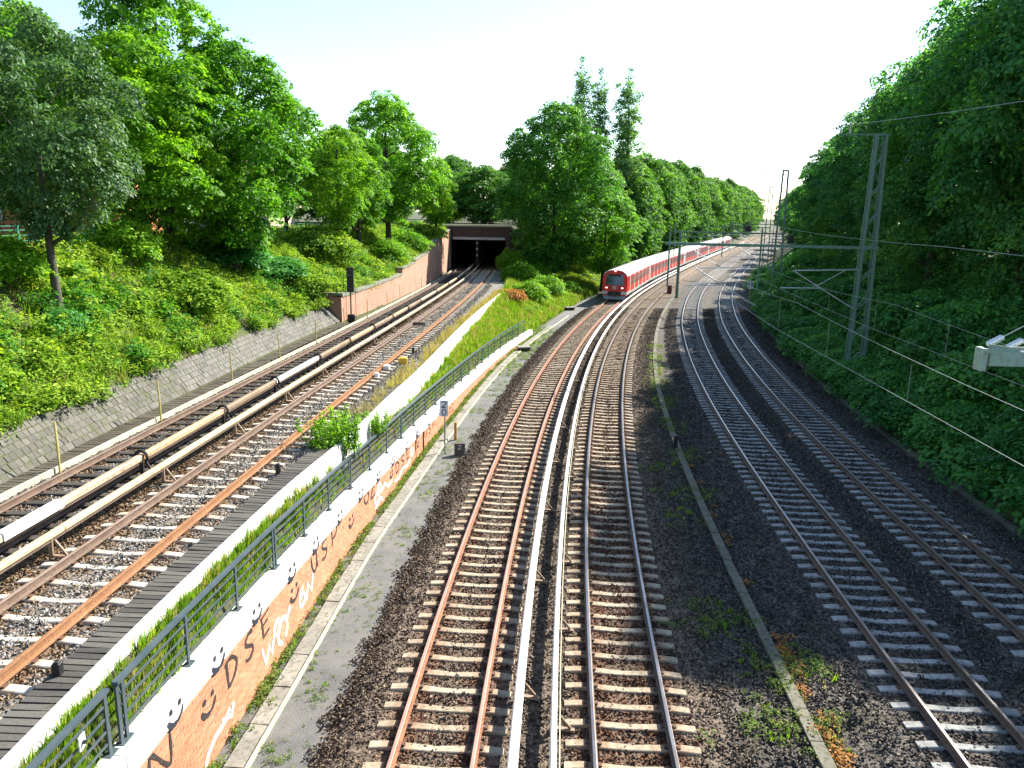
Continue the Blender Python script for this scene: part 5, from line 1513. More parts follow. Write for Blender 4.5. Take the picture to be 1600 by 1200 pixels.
tree('broadleaf_tree', 'big broad tree beside the front of the train', 'broad', 5.2, 101.0, 22.6, 1.2, 0.7, 1.0)
tree('broadleaf_tree', 'leafy tree close behind the big broad tree', 'broad', 11.0, 116.0, 18.5, 1.5, 2.7, 0.85)
tree('broadleaf_tree', 'lower rounded tree beside the first carriage', 'maple2', 12.2, 104.5, 13.0, 0.2, 1.9, 1.1)
for k, (x, y, h) in enumerate([(10.6, 131, 33.0), (13.9, 133, 31.5), (18.9, 135, 32.0)]):
    tree('poplar_tree', f'slender poplar behind the big tree, {["leftmost", "middle", "rightmost"][k]} of three', 'poplar', x, y, h, 2.0, None, [1.15, 1.25, 1.55][k], 'poplars')
n = 0
for y in list(np.arange(128, 240, 10.5)) + list(np.arange(244, 470, 17.0)):
    a = float(PA.x(y)); off = 8.6 + rnd.uniform(-0.8, 1.4)
    hh = np.interp(y, [125, 160, 200, 300, 470], [17.5, 21.0, 23.5, 24.0, 24.0]) * rnd.uniform(0.93, 1.06)
    tree('row_tree', f'{ORD[n]} tree of the leafy row behind the train, counted from the poplars' if n else 'first tree of the leafy row behind the train, next to the poplars', ('row1', 'row2')[n % 2], a - off, y, hh, 0.2, None, rnd.uniform(0.92, 1.08), 'leafy row behind the train')
    n += 1
for k, y in enumerate((150, 185, 225, 270)):
    tree('row_tree', f'taller tree showing behind the leafy row, {ORD[k] if k else "first"} from the poplars', 'row1', float(PA.x(y)) - 20, y, np.interp(y, [150, 270], [20, 22]), 3.0, None, 1.1, 'trees behind the leafy row')
n = 0
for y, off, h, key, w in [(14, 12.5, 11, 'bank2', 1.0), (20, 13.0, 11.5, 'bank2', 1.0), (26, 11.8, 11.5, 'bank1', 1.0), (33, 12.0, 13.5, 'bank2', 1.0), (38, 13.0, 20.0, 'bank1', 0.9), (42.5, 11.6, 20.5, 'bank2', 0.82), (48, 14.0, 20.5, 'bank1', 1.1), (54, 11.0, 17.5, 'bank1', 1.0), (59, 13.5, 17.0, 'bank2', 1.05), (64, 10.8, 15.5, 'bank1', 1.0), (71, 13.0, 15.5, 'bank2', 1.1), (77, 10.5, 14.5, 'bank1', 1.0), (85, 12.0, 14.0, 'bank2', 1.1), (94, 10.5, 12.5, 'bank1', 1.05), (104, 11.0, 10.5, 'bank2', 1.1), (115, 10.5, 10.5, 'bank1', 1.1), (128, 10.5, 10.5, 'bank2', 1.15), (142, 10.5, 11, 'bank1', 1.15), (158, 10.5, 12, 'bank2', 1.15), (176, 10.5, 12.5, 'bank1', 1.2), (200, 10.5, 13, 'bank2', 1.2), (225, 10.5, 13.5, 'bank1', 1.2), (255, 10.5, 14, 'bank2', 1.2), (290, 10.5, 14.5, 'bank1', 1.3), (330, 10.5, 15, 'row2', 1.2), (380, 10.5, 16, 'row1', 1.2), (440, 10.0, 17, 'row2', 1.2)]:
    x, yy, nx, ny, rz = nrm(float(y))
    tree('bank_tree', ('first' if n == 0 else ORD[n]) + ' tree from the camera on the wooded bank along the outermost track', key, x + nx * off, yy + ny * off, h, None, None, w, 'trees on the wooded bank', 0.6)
    n += 1

for k, (x, y, h) in enumerate([(196, 560, 20), (212, 566, 21), (228, 572, 20), (244, 578, 20)]):
    tree('background_tree', f'far tree closing the end of the railway cutting, {["first", "second", "third", "fourth"][k]} from the left', 'row1' if k % 2 else 'row2', x, y, h, 1.0, None, 1.3, 'far trees at the end of the cutting')
# bushes
def bproto(key, m, r, h, n, per, leaf, rad, seed, flat=0.35, upb=0.8, nl=14):
    rg = np.random.default_rng(seed)
    lb = []
    for i in range(nl):
        a = i * 2.4; f = (i + .5) / nl
        rr = r * 0.45 * rg.uniform(.7, 1.2)
        q = math.sqrt(f) * (r - rr * .6)
        lb.append((np.array([math.cos(a) * q, math.sin(a) * q, rr * .35 + (h - rr) * max(0.05, (1 - f ** 1.5)) * rg.uniform(.75, 1.1)]), rr))
    p, d, tn = crown_points(lb, n, seed + 1, h * 0.4, 0.7, 0.1)
    V, T, t = leaves(p, d, per, leaf, rad, flat, tn, 0.15, 0.6, seed + 2, upb)
    b = MB()
    for c, rr in lb[:7]: b.tube([(c[0] * .1, c[1] * .1, -0.3), (c[0] * .6, c[1] * .6, c[2] * .5), tuple(c)], [0.04, 0.03, 0.01], 5)
    PROTO[key] = (leaf_mesh('foliage', V, T, t, m), b.mesh('stem', M['bark_dark']), h)
bproto('shrub_lime', M['herb'], 2.0, 1.5, 420, 18, 0.20, 0.42, 41, 0.18, 1.2)
bproto('shrub_mid', M['leaf_lime'], 1.7, 1.7, 400, 18, 0.18, 0.42, 44)
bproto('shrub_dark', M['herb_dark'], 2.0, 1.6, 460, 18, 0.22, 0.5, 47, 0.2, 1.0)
def weed_proto():
    rg = np.random.default_rng(51); cen, nr_, tn = [], [], []; b = MB()
    for k in range(46):
        a = rg.uniform(0, 6.283); q = math.sqrt(rg.random()) * 0.75; h = rg.uniform(0.5, 1.55) * (1 - 0.35 * q)
        x0, y0 = math.cos(a) * q, math.sin(a) * q; lx, ly = rg.normal(size=2) * 0.16
        b.tube([(x0, y0, -0.3), (x0 + lx * .5, y0 + ly * .5, h * .5), (x0 + lx, y0 + ly, h)], [0.012, 0.01, 0.005], 4)
        for z in np.arange(0.08, h, 0.085):
            f = z / h; cen.append((x0 + lx * f, y0 + ly * f, z)); v = np.array([rg.normal(), rg.normal(), 0.3]); nr_.append(v / np.linalg.norm(v)); tn.append(0.35 + 0.35 * f + rg.normal() * .1)
    V, T, t = leaves(np.array(cen), np.array(nr_), 6, 0.12, 0.12, 0.8, np.array(tn), 0.1, 0.45, 52, 0.5)
    PROTO['shrub_tall'] = (leaf_mesh('foliage', V, T, t, M['leaf_lime']), b.mesh('stem', M['weed']), 1.5)
weed_proto()
bproto('shrub_rust', M['rustweed'], 1.4, 0.8, 220, 16, 0.22, 0.4, 54)
def bush(label, key, x, y, r=1.0, h=1.0, z=None, name='bush'):
    fo, stm, H = PROTO[key]
    t = thing(name, label, 'bush', (x, y, (gz(x, y) if z is None else z) - 0.1), None, rnd.uniform(0, 6.28))
    t.scale = (r, r, h)
    inst('foliage', fo, t); inst('stem', stm, t)
    return t
bush('wide layered lime-green shrub in the middle of the left slope', 'shrub_lime', -15.8, 36.5, 1.15, 1.0)
bush('layered lime-green shrub high on the slope behind the signal', 'shrub_lime', -15.2, 58.5, 1.45, 1.5)
bush('smaller layered shrub below the one behind the signal', 'shrub_lime', -14.2, 50.5, 1.0, 1.0)
bush('green shrub above the second brick wall step', 'shrub_mid', -12.3, 72.0, 1.3, 1.0)
bush('green shrub above the darkest brick wall step', 'shrub_mid', -11.6, 82.0, 1.3, 1.1)
bush('green shrub above the tallest brick wall', 'shrub_lime', -11.0, 95.0, 1.2, 1.0)
bush('dark green shrub at the left picture edge on the slope', 'shrub_mid', -18.3, 26.5, 1.1, 0.9)
bush('round shrub right of the bare trunk under the grey-green tree', 'shrub_mid', -18.4, 36.0, 1.0, 1.1)
bush('low shrub at the foot of the bare trunk', 'shrub_dark', -16.3, 27.0, 0.42, 0.5)
bush('shadowed shrub below the twin-trunk maple', 'shrub_dark', -17.2, 46.0, 1.2, 0.9)
bush('second shadowed shrub below the twin-trunk maple', 'shrub_dark', -15.8, 49.0, 1.1, 0.8)
bush('tall weedy bush growing over the plank walkway', 'shrub_tall', -5.6, 23.0, 1.15, 1.1, 2.45)
bush('lower weedy clump at the white wall next to the tall weedy bush', 'shrub_tall', -5.05, 26.0, 0.75, 0.6, 2.2)
bush('withered orange bush at the end of the white wall', 'shrub_rust', -0.6, 73.5, 1.0, 1.0)
for k, (x, y, r, h) in enumerate([(1.6, 79.0, 1.2, 1.2), (3.6, 87.5, 1.4, 1.3), (0.8, 90.0, 1.3, 1.4), (-0.2, 99.0, 1.2, 1.6), (2.5, 97.5, 1.2, 1.2), (6.5, 94.5, 1.0, 0.9)]):
    bush(f'{ORD[k]} leafy bush from the camera on the meadow by the big tree', 'shrub_mid', x, y, r, h)
n = 0
for y in np.arange(15, 126, 4.2):
    x, yy, nx, ny, rz = nrm(float(y))
    off = 4.9 + rnd.uniform(-0.3, 0.7)
    bush(('first' if n == 0 else ORD[n]) + ' dark shrub from the camera along the foot of the wooded bank', 'shrub_dark', x + nx * off, yy + ny * off, rnd.uniform(0.85, 1.1), rnd.uniform(0.75, 1.05))
    n += 1
n = 0
for y in np.arange(14, 96, 6.5):
    x, yy, nx, ny, rz = nrm(float(y))
    off = 7.6 + rnd.uniform(-0.5, 0.9)
    bush(('first' if n == 0 else ORD[n]) + ' dark shrub from the camera higher up the wooded bank', 'shrub_dark', x + nx * off, yy + ny * off, rnd.uniform(1.0, 1.35), rnd.uniform(1.2, 1.8))
    n += 1

# ------------------------------------------------------------------ scattered stuff: ground cover, grass, weeds, ballast stones
def scatter_group(name, sources):
    g = bpy.data.node_groups.new(name, 'GeometryNodeTree')
    g.interface.new_socket('Geometry', in_out='INPUT', socket_type='NodeSocketGeometry')
    g.interface.new_socket('Geometry', in_out='OUTPUT', socket_type='NodeSocketGeometry')
    N, L = g.nodes, g.links
    gi, go = N.new('NodeGroupInput'), N.new('NodeGroupOutput')
    j = N.new('GeometryNodeJoinGeometry')
    for s in sources:
        oi = N.new('GeometryNodeObjectInfo'); oi.inputs['Object'].default_value = s; oi.inputs['As Instance'].default_value = False
        gt = N.new('GeometryNodeGeometryToInstance')
        L.new(oi.outputs['Geometry'], gt.inputs[0]); L.new(gt.outputs[0], j.inputs[0])
    iop = N.new('GeometryNodeInstanceOnPoints')
    L.new(gi.outputs[0], iop.inputs['Points']); L.new(j.outputs[0], iop.inputs['Instance'])
    iop.inputs['Pick Instance'].default_value = True
    def na(n, t):
        a = N.new('GeometryNodeInputNamedAttribute'); a.data_type = t; a.inputs['Name'].default_value = n; return a.outputs['Attribute']
    L.new(na('var', 'INT'), iop.inputs['Instance Index'])
    e = N.new('FunctionNodeEulerToRotation'); L.new(na('rot', 'FLOAT_VECTOR'), e.inputs[0]); L.new(e.outputs[0], iop.inputs['Rotation'])
    L.new(na('scl', 'FLOAT'), iop.inputs['Scale'])
    L.new(iop.outputs[0], go.inputs[0])
    return g
def scatter(name, label, cat, group, P, scl, nvar, tilt=0.15, seed=0):
    rg = np.random.default_rng(seed); n = len(P)
    me = bpy.data.meshes.new(name); me.from_pydata([tuple(map(float, p)) for p in P], [], [])
    rot = np.c_[rg.uniform(-tilt, tilt, n), rg.uniform(-tilt, tilt, n), rg.uniform(0, 6.283, n)].astype(np.float32)
    for nm, ty, dat, fld in (('rot', 'FLOAT_VECTOR', rot.ravel(), 'vector'), ('scl', 'FLOAT', np.asarray(scl, np.float32), 'value'), ('var', 'INT', rg.integers(0, nvar, n).astype(np.int32), 'value')):
        a = me.attributes.new(nm, ty, 'POINT'); a.data.foreach_set(fld, dat)
    o = bpy.data.objects.new(name, me); link(o)
    md = o.modifiers.new('scatter', 'NODES'); md.node_group = group
    return tag(o, label, cat, None, 'stuff')
def src(me): return bpy.data.objects.new(me.name, me)

def clump(name, m, n, r, h, leaf, seed, flat=0.5, upb=0.7, aspect=0.6, per=7):
    rg = np.random.default_rng(seed)
    c = np.c_[rg.normal(size=(n, 2)) * r * 0.5, rg.random(n) ** 0.8 * h]
    d = np.c_[c[:, :2], np.full(n, 0.25)]; d /= np.linalg.norm(d, axis=1)[:, None]
    tn = 0.30 + 0.4 * c[:, 2] / h + rg.normal(size=n) * 0.1
    V, T, t = leaves(c, d, per, leaf, leaf * 1.7, flat, tn, 0.2, aspect, seed + 1, upb)
    return src(leaf_mesh(name, V, T, t, m))
def tuft(name, m, n, r, h, seed, wid=0.012, bend=0.5):
    rg = np.random.default_rng(seed)
    a = rg.uniform(0, 6.283, n); q = rg.random(n) ** .6 * r
    b0 = np.c_[np.cos(a) * q, np.sin(a) * q, np.zeros(n) - 0.03]
    a2 = a + rg.normal(size=n) * 0.8; L = h * rg.uniform(.5, 1.15, n); be = rg.uniform(.1, bend, n) * L
    dirv = np.c_[np.cos(a2), np.sin(a2), np.zeros(n)]; sd = np.c_[-np.sin(a2), np.cos(a2), np.zeros(n)] * wid
    mid = b0 + dirv * (be * .35)[:, None] + np.c_[np.zeros((n, 2)), L * .6]
    tip = b0 + dirv * be[:, None] + np.c_[np.zeros((n, 2)), L]
    V = np.stack([b0 - sd, b0 + sd, mid + sd * .8, mid - sd * .8, tip], 1).reshape(-1, 3)
    k = (np.arange(n) * 5)[:, None]
    T = np.concatenate([k + [0, 1, 2], k + [0, 2, 3], k + [3, 2, 4]], 1).reshape(-1, 3)
    tn = np.clip(0.4 + rg.normal(size=n) * .25, 0, 1)
    return src(leaf_mesh(name, V, T, np.repeat(tn, 5), m))

def area_pts(fx0, fx1, y0, y1, dens, seed, zoff=0.0, keep=None):
    rg = np.random.default_rng(seed); out = []
    ys = np.arange(y0, y1, 0.5)
    for y in ys:
        a, b_ = fx0(y), fx1(y)
        n = rg.poisson(max(0, (b_ - a) * 0.5 * dens))
        for _ in range(n):
            x, yy = rg.uniform(a, b_), y + rg.uniform(0, .5)
            if keep and not keep(x, yy): continue
            out.append((x, yy, gz(x, yy) + zoff))
    return np.array(out)
def vn(x, y, s=1.0, k=0.0):
    return 0.5 + 0.25 * (math.sin(x * 1.7 * s + k) * math.cos(y * 1.3 * s - k) + math.sin((x + y) * 0.9 * s + 2 * k) * math.cos((x - y * .7) * 1.1 * s))

G_herb = scatter_group('herb_scatter', [clump('herb', M['herb'], 22, 0.44, 0.5, 0.115, 100 + k) for k in range(5)])
peF = lambda y: float(np.interp(y, [0, 29, 45, 60, 80, 108], [-19.6, -19.0, -18.6, -17.0, -15.0, -13.0]))
rtF = lambda y: (FX(y) - 0.95) if y < 51.8 else float(LWX(min(y, 108))) - 0.6
G_nettle = scatter_group('nettle_scatter', [clump('nettle', M['nettle'], 20, 0.36, 0.75, 0.14, 110 + k, 0.5, 0.8) for k in range(3)] + [clump('nettle', M['herb'], 14, 0.5, 0.9, 0.19, 115, 0.2, 1.1)])
G_meadow = scatter_group('meadow_scatter', [tuft('slope_grass', M['grass'], 30, 0.22, 0.55, 130 + k, 0.011) for k in range(3)] + [tuft('slope_grass', M['straw'], 20, 0.2, 0.6, 135, 0.008)])
P = area_pts(lambda y: peF(y) - 0.4, lambda y: rtF(y) + 0.2, 14, 106, 7.0, 1, 0, lambda x, y: vn(x, y, .9) + 0.5 * vn(x, y, 2.7, 1) > 0.62)
scatter('undergrowth', 'bright yellow-green undergrowth covering the left slope', 'undergrowth', G_herb, P, [0.55 + 0.8 * vn(p[0], p[1], 1.5) + 0.3 * rnd.random() for p in P], 5, 0.35, 2)
P = area_pts(lambda y: peF(y) - 0.4, lambda y: rtF(y) + 0.1, 14, 106, 3.6, 61, -0.02, lambda x, y: vn(x, y, .8, 3.1) + 0.35 * vn(x, y, 2.3, 1.4) > 0.70)
scatter('nettles', 'darker nettles and brambles in patches on the left slope', 'nettles', G_nettle, P, [0.6 + 0.7 * rnd.random() for p in P], 4, 0.3, 62)
P = area_pts(lambda y: peF(y) - 0.4, lambda y: rtF(y) + 0.15, 14, 106, 7.0, 63, 0, lambda x, y: vn(x, y, 1.1, 5.0) > 0.42)
scatter('grass', 'grass and dry stalks between the plants of the left slope', 'grass', G_meadow, P, [0.6 + 0.8 * rnd.random() for p in P], 4, 0.35, 64)
P = area_pts(lambda y: peF(y) - 9, lambda y: peF(y) - 1.5, 22, 100, 1.6, 3, -0.05)
scatter('lawn', 'green lawn and low plants on the upper ground behind the fence', 'lawn', G_herb, P, [0.5 + 0.4 * rnd.random() for p in P], 5, 0.2, 4)
G_grass = scatter_group('grass_scatter', [tuft('grass_tuft', M['grass'], 26, 0.16, 0.34, 120 + k) for k in range(4)] + [tuft('grass_tuft', M['straw'], 14, 0.16, 0.42, 127)])
P = np.concatenate([area_pts(lambda y: float(VX(y)) + 0.06, lambda y: KX(y) - 0.34, 6, 64.3, 34, 5), area_pts(lambda y: float(VX(y)) + 0.06, lambda y: KX(y) - 0.34, 6, 25, 120, 55)])
scatter('grass', 'yellow-green grass on the strip behind the railing', 'grass', G_grass, P, [(0.45 + 0.4 * vn(p[0], p[1], 1.6)) * (1.0 + 0.018 * p[1]) for p in P], 5, 0.2, 6)
P = area_pts(lambda y: float(VX(y)) + 0.1, lambda y: float(PA.x(y)) - 4.6, 64.6, 108, 14, 7)
scatter('grass', 'tall meadow grass between the wall end and the big tree', 'grass', G_grass, P, [1.4 + 0.9 * vn(p[0], p[1], 1.1) for p in P], 5, 0.25, 8)
P = area_pts(lambda y: 1.0, lambda y: float(PA.x(y)) - 5, 66, 112, 2.2, 9, 0, lambda x, y: vn(x, y, .7, 2) > 0.42)
scatter('undergrowth', 'green undergrowth on the meadow before the big tree', 'undergrowth', G_herb, P, [0.8 + 0.7 * rnd.random() for p in P], 5, 0.25, 10)
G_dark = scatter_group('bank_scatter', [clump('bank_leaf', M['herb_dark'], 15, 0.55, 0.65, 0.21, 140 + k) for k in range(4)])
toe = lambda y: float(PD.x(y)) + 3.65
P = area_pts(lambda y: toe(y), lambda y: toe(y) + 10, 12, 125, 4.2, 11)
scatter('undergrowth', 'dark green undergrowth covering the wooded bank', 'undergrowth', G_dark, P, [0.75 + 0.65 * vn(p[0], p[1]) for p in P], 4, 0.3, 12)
P = area_pts(lambda y: 0.25 * -1 + float(PA.x(y)) - 16, lambda y: float(PA.x(y)) - 5.2, 110, 230, 1.2, 13)
scatter('undergrowth', 'low bushes along the foot of the leafy row', 'undergrowth', G_herb, P, [1.2 + 1.0 * rnd.random() for p in P], 5, 0.3, 14)
# weeds: wall foot, kerbs, gravel
G_weed = scatter_group('weed_scatter', [clump('weed', M['weed'], 9, 0.17, 0.12, 0.048, 160 + k, per=6) for k in range(3)] + [tuft('weed', M['grass'], 16, 0.09, 0.15, 165), tuft('weed', M['straw'], 12, 0.10, 0.12, 166)])
rg = np.random.default_rng(77); P = []; S = []
for y in np.arange(9, 68, 0.045):
    if vn(0, y, 1.3, 1) > 0.36 or rg.random() < .35:
        x = KX(y) + abs(rg.normal()) * 0.12 + 0.05; P.append((x, y, -0.52)); S.append(rg.uniform(.6, 1.5))
for _ in range(900):
    y = rg.uniform(9, 70); x = rg.uniform(KX(min(y, 64)) + 0.75, float(PA.x(y)) - 2.6)
    if vn(x, y, 1.1, 5) > 0.53 or y > 48: P.append((x, y, -0.51)); S.append(rg.uniform(.35, .9) * (1 + (y > 48) * .6))
for y in np.arange(9, 60, 0.05):
    dx = rg.normal() * 0.35
    if vn(3, y, .8, 2.2) > 0.52: P.append((float(PKB.x(y)) + dx, y, -0.31)); S.append(rg.uniform(.6, 1.5))
for cx_, cy_, rr, nn in [(5.4, 17.6, 1.0, 40), (5.9, 15.4, 1.0, 34), (5.5, 13.6, 1.0, 34), (6.6, 13.2, .5, 16), (6.9, 15.6, .6, 20), (6.3, 26.5, .8, 18), (6.0, 29.5, .8, 16), (5.9, 24.2, .8, 14)]:
    for _ in range(nn):
        P.append((cx_ + rg.normal() * rr * .5, cy_ + rg.normal() * rr * .6, -0.30)); S.append(rg.uniform(.6, 1.5))
for _ in range(700):
    y = rg.uniform(9, 50); x = rg.uniform(KX(y) + 0.25, float(PA.x(y)) - 2.5); P.append((x, y, -0.5)); S.append(rg.uniform(.15, .45))
scatter('weeds', 'scattered weeds along the wall foot, path and kerbs', 'weeds', G_weed, np.array(P), S, 5, 0.3, 20)
G_rust = scatter_group('rust_scatter', [clump('moss', M['rustweed'], 7, 0.13, 0.06, 0.06, 180 + k, per=6) for k in range(2)])
P = [(float(PKB.x(y)) + 0.22 + abs(rg.normal()) * .12, y, -0.29) for y in np.r_[rg.uniform(12, 17, 34), rg.uniform(17, 30, 12)]]
scatter('withered_weeds', 'rust-orange withered weeds along the mossy kerb', 'weeds', G_rust, np.array(P), rg.uniform(.7, 1.4, len(P)), 2, 0.3, 21)
P = [(float(VX(y)) - rg.uniform(.1, .7), y, float(zU(y)) - 0.25) for y in rg.uniform(26, 74, 420)]
G_straw = scatter_group('straw_scatter', [tuft('dry_stalk', M['straw'], 12, 0.1, 0.55, 190 + k, 0.009, .35) for k in range(2)])
scatter('dry_grass', 'pale dry grass stalks along the top of the white wall', 'grass', G_straw, np.array(P), rg.uniform(.5, 1.25, len(P)), 2, 0.25, 22)

# ballast stones near the camera
def stone_tile(name, cols, n, rad, smin, smax, seed):
    rg = np.random.default_rng(seed)
    base = np.array([(-1, -.7, -.5), (1, -.8, -.4), (.8, .9, -.5), (-.9, .7, -.5), (-.5, -.5, .6), (.6, -.4, .5), (.4, .5, .7), (-.5, .4, .5)])
    fc = np.array([(4, 5, 6), (4, 6, 7), (0, 1, 5), (0, 5, 4), (1, 2, 6), (1, 6, 5), (2, 3, 7), (2, 7, 6), (3, 0, 4), (3, 4, 7)])
    V, T, Cc = [], [], []
    for i in range(n):
        a = rg.uniform(0, 6.283); r = math.sqrt(rg.random()) * rad
        s = rg.uniform(smin, smax) * np.array([rg.uniform(.8, 1.3), rg.uniform(.7, 1.1), rg.uniform(.5, .9)])
        q = rg.normal(size=4); q /= np.linalg.norm(q); w, x, y, z = q
        Rm = np.array([[1 - 2 * (y * y + z * z), 2 * (x * y - z * w), 2 * (x * z + y * w)], [2 * (x * y + z * w), 1 - 2 * (x * x + z * z), 2 * (y * z - x * w)], [2 * (x * z - y * w), 2 * (y * z + x * w), 1 - 2 * (x * x + y * y)]])
        v = (base + rg.normal(size=(8, 3)) * .14) * s @ Rm.T + np.array([math.cos(a) * r, math.sin(a) * r, rg.uniform(-.032, .002)])
        T.append(fc + len(V) * 8); V.append(v)
        c = np.array(cols[rg.integers(len(cols))]) * rg.uniform(.75, 1.25); Cc.append(np.tile(np.r_[c, 1], (8, 1)))
    V = np.concatenate(V); T = np.concatenate(T)
    me = leaf_mesh(name, V, T, np.zeros(len(V)), M['stone'])
    a = me.attributes.new('col', 'FLOAT_COLOR', 'POINT'); a.data.foreach_set('color', np.concatenate(Cc).astype(np.float32).ravel())
    return src(me)
brown = [(0.065, 0.049, 0.036), (0.14, 0.107, 0.078), (0.25, 0.195, 0.14), (0.17, 0.125, 0.087), (0.09, 0.066, 0.048)]
rusty = [(0.12, 0.052, 0.026), (0.18, 0.08, 0.04), (0.14, 0.093, 0.062), (0.075, 0.04, 0.026)]
dark = [(0.055, 0.047, 0.041), (0.105, 0.089, 0.075), (0.185, 0.158, 0.128), (0.072, 0.061, 0.052)]
mixed = [(0.14, 0.13, 0.112), (0.28, 0.25, 0.195), (0.37, 0.355, 0.33), (0.21, 0.165, 0.11), (0.19, 0.20, 0.20)]
tan = [(0.19, 0.115, 0.058), (0.24, 0.155, 0.085), (0.14, 0.085, 0.045), (0.28, 0.22, 0.145)]
def gset(nm, cols, seed): return scatter_group(nm, [stone_tile('ballast_stone', cols, 46, 0.31, 0.022, 0.036, seed + k) for k in range(4)])
G_br, G_ru, G_dk, G_mx, G_tn = gset('b1', brown, 1), gset('b2', rusty, 11), gset('b3', dark, 21), gset('b4', mixed, 31), gset('b5', tan, 41)
def strip(P0, offs, z, y0, y1, sp, seed):
    rg = np.random.default_rng(seed); out = []
    for o in offs:
        Q = P0.off(o); s = Q.s_of_y(y0)
        while s < Q.s_of_y(y1):
            x, y, tx, ty = Q.at(s + rg.uniform(-.1, .1)); j = rg.uniform(-.12, .12)
            out.append((x + ty * j, y - tx * j, (z(y) if callable(z) else z) + 0.012)); s += sp
    return out
Y1 = 84
A_ = strip(PA, np.arange(-1.62, -1.0, .32), BZ, 9, Y1, .36, 1) + strip(PA, [0, -.32, .32], BZ - .01, 9, Y1, .36, 2) + strip(PA, np.arange(1.05, 2.0, .33), BZ - .01, 9, Y1, .36, 3) + strip(PB, [-1.2, -1.5, 1.15, 1.5, 1.85, 2.2], BZ - .01, 9, Y1, .36, 4)
for o, zz_ in ((-1.82, -.34), (-2.0, -.40), (-2.18, -.46)): A_ += strip(PA, [o], zz_, 9, Y1, .33, 5)
scatter('ballast_stones', 'loose brown crushed stones of the lower ballast', 'gravel', G_br, np.array(A_), np.random.default_rng(3).uniform(.85, 1.15, len(A_)), 4, 0.1, 30)
A_ = strip(PA, [-.75, .75, -.52, .52], BZ, 9, Y1, .36, 6) + strip(PB, [-.75, .75, -.5, .5, -.2, .2], BZ, 9, Y1, .36, 7) + strip(PB, [-1.0, 1.0], BZ, 9, Y1, .4, 8)
scatter('ballast_stones', 'rust-stained crushed stones between the lower rails', 'gravel', G_ru, np.array(A_), np.random.default_rng(4).uniform(.85, 1.1, len(A_)), 4, 0.1, 31)
A_ = strip(PC, np.arange(-2.0, 2.0, .33), BZ, 9, Y1, .36, 9) + strip(PD, np.arange(-1.9, 2.0, .33), BZ, 12, Y1, .36, 10) + strip(PC, [-2.35, -2.7, -3.05, -3.4], -.285, 9, 46, .36, 12) + strip(PB, [2.5, 2.85, 3.2], -.285, 9, 46, .36, 13)
for o, zz_ in ((2.1, -.33), (2.4, -.40), (2.7, -.47), (3.0, -.5)): A_ += strip(PD, [o], zz_, 12, Y1, .36, 14)
scatter('ballast_stones', 'dark crushed stones under the grey-sleepered tracks', 'gravel', G_dk, np.array(A_), np.random.default_rng(5).uniform(.85, 1.15, len(A_)), 4, 0.1, 32)
A_ = strip(PE, [1.15, 1.4, 1.62], zub, 7, Y1, .36, 15) + strip(PE, [0, .3, -.3], zub, 9, Y1, .36, 16) + strip(PF, [-1.25, -1.0, 0, .3, -.3, .95], zub, 13, Y1, .36, 17)
scatter('ballast_stones', 'grey and pale crushed stones of the upper tracks', 'gravel', G_mx, np.array(A_), np.random.default_rng(6).uniform(.85, 1.1, len(A_)), 4, 0.1, 33)
A_ = strip(PE, [.75, .95, .55, -.75, -.55, -1.0, -1.25, -1.55, -1.8], zub, 8, Y1, .36, 18) + strip(PF, [.6, -.7, -.5, 1.2, 1.5], zub, 13, Y1, .36, 19)
scatter('ballast_stones', 'tan rust-tinted crushed stones beside the upper rails', 'gravel', G_tn, np.array(A_), np.random.default_rng(7).uniform(.85, 1.1, len(A_)), 4, 0.1, 34)

# ------------------------------------------------------------------ fence and houses on the upper ground
fe = thing('metal_fence', 'green metal bar fence along the top of the left slope', 'fence')
fy = [22 + 2.6 * k for k in range(24)]
fp = [(peF(y) - 0.25, y, gz(peF(y) - 0.25, y)) for y in fy]
for p in fp:
    b = MB(); b.box((p[0], p[1], p[2] + 0.5), (0.09, 0.09, 1.3)); b.build('post', M['fence_green'], fe)
for i in range(len(fp) - 1):
    for h in (0.30, 0.52, 0.74, 0.94, 1.10):
        b = MB(); b.bar((fp[i][0], fp[i][1], fp[i][2] + h), (fp[i + 1][0], fp[i + 1][1], fp[i + 1][2] + h), 0.035, 0.035); b.build('rail_bar', M['fence_green'], fe)
b = MB()
for i, y in enumerate(np.arange(20, 98, 3.0)):
    b.v += [(peF(y) - 2.6, y, gz(peF(y) - 2.6, y) + 0.06), (peF(y) - 1.1, y, gz(peF(y) - 1.1, y) + 0.06)]
    if i: b.f.append((2 * i - 2, 2 * i - 1, 2 * i + 1, 2 * i)); b.m.append(0)
tag(b.build('footpath', M['redpath']), kind='structure')

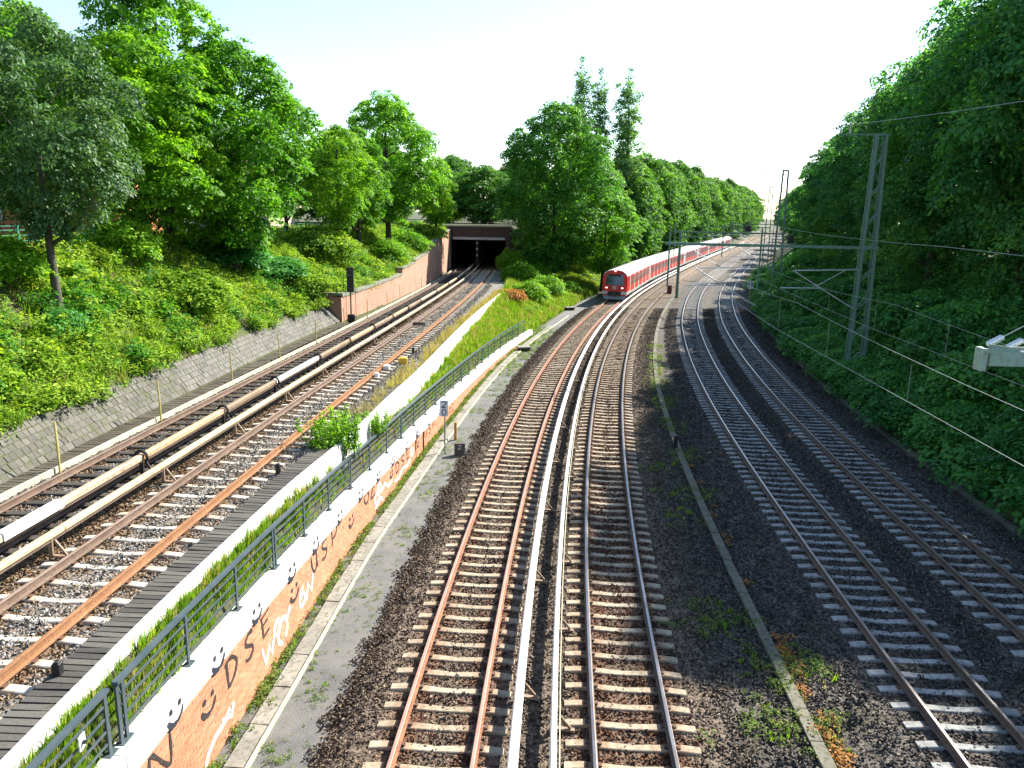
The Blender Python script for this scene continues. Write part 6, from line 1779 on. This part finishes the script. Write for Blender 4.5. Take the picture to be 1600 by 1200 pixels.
def house(label, loc, rz, W, D, Hh, roof_h, mwall, mroof, wins, floors):
    t = thing('house', label, 'building', loc, None, rz)
    b = MB(); b.box((0, 0, Hh / 2 - 0.4), (W, D, Hh + 0.8)); b.build('walls', mwall, t)
    b = MB(); e = 0.4
    b.add([(-W / 2 - e, -D / 2 - e, Hh), (W / 2 + e, -D / 2 - e, Hh), (W / 2 + e, D / 2 + e, Hh), (-W / 2 - e, D / 2 + e, Hh), (-W / 2 - e, 0, Hh + roof_h), (W / 2 + e, 0, Hh + roof_h)],
          [(0, 1, 5, 4), (2, 3, 4, 5), (1, 2, 5), (3, 0, 4), (0, 3, 2, 1)])
    b.build('roof', mroof, t)
    for fl in range(floors):
        for k in range(wins):
            x = -W / 2 + W * (k + 0.5) / wins; z = 1.5 + fl * 2.9
            for side, off in ((-1, 0), (1, 0)):
                b = MB(); b.box((x, side * (D / 2 + 0.02), z), (1.1, 0.08, 1.4)); w = b.build('window', M['frame_white'], t)
                b = MB(); b.box((x, side * (D / 2 + 0.045), z), (0.92, 0.06, 1.2)); b.build('pane', M['pane'], w)
    for fl in range(floors):
        for k in range(max(1, int(D / 4))):
            y = -D / 2 + D * (k + .5) / max(1, int(D / 4)); z = 1.5 + fl * 2.9
            b = MB(); b.box((W / 2 + 0.02, y, z), (0.08, 1.1, 1.4)); w = b.build('window', M['frame_white'], t)
            b = MB(); b.box((W / 2 + 0.045, y, z), (0.06, 0.92, 1.2)); b.build('pane', M['pane'], w)
    b = MB(); b.box((W * 0.2, 0, Hh + roof_h), (0.7, 0.7, 1.4)); b.build('chimney', M['brickdark'], t)
    return t
house('orange brick building behind the grey-green tree', (-31.5, 53.0, 8.0), 0.12, 13, 9, 6.0, 2.5, M['render_orange'], M['roof_tile'], 4, 2)
house('white house behind the twin-trunk maple', (-35.0, 74.0, 8.0), 0.05, 10, 9, 5.6, 2.6, M['render_white'], M['roof_tile'], 3, 2)
house('beige house right of the white house behind the maples', (-28.0, 80.0, 8.0), 0.0, 8, 9, 5.2, 2.4, M['render_beige'], M['roof_red'], 3, 2)
house('distant brick house peeping above the trees left of the big tree', (1.5, 235.0, 8.0), 0.0, 12, 12, 12.5, 2.6, M['render_beige'], M['roof_red'], 3, 4)
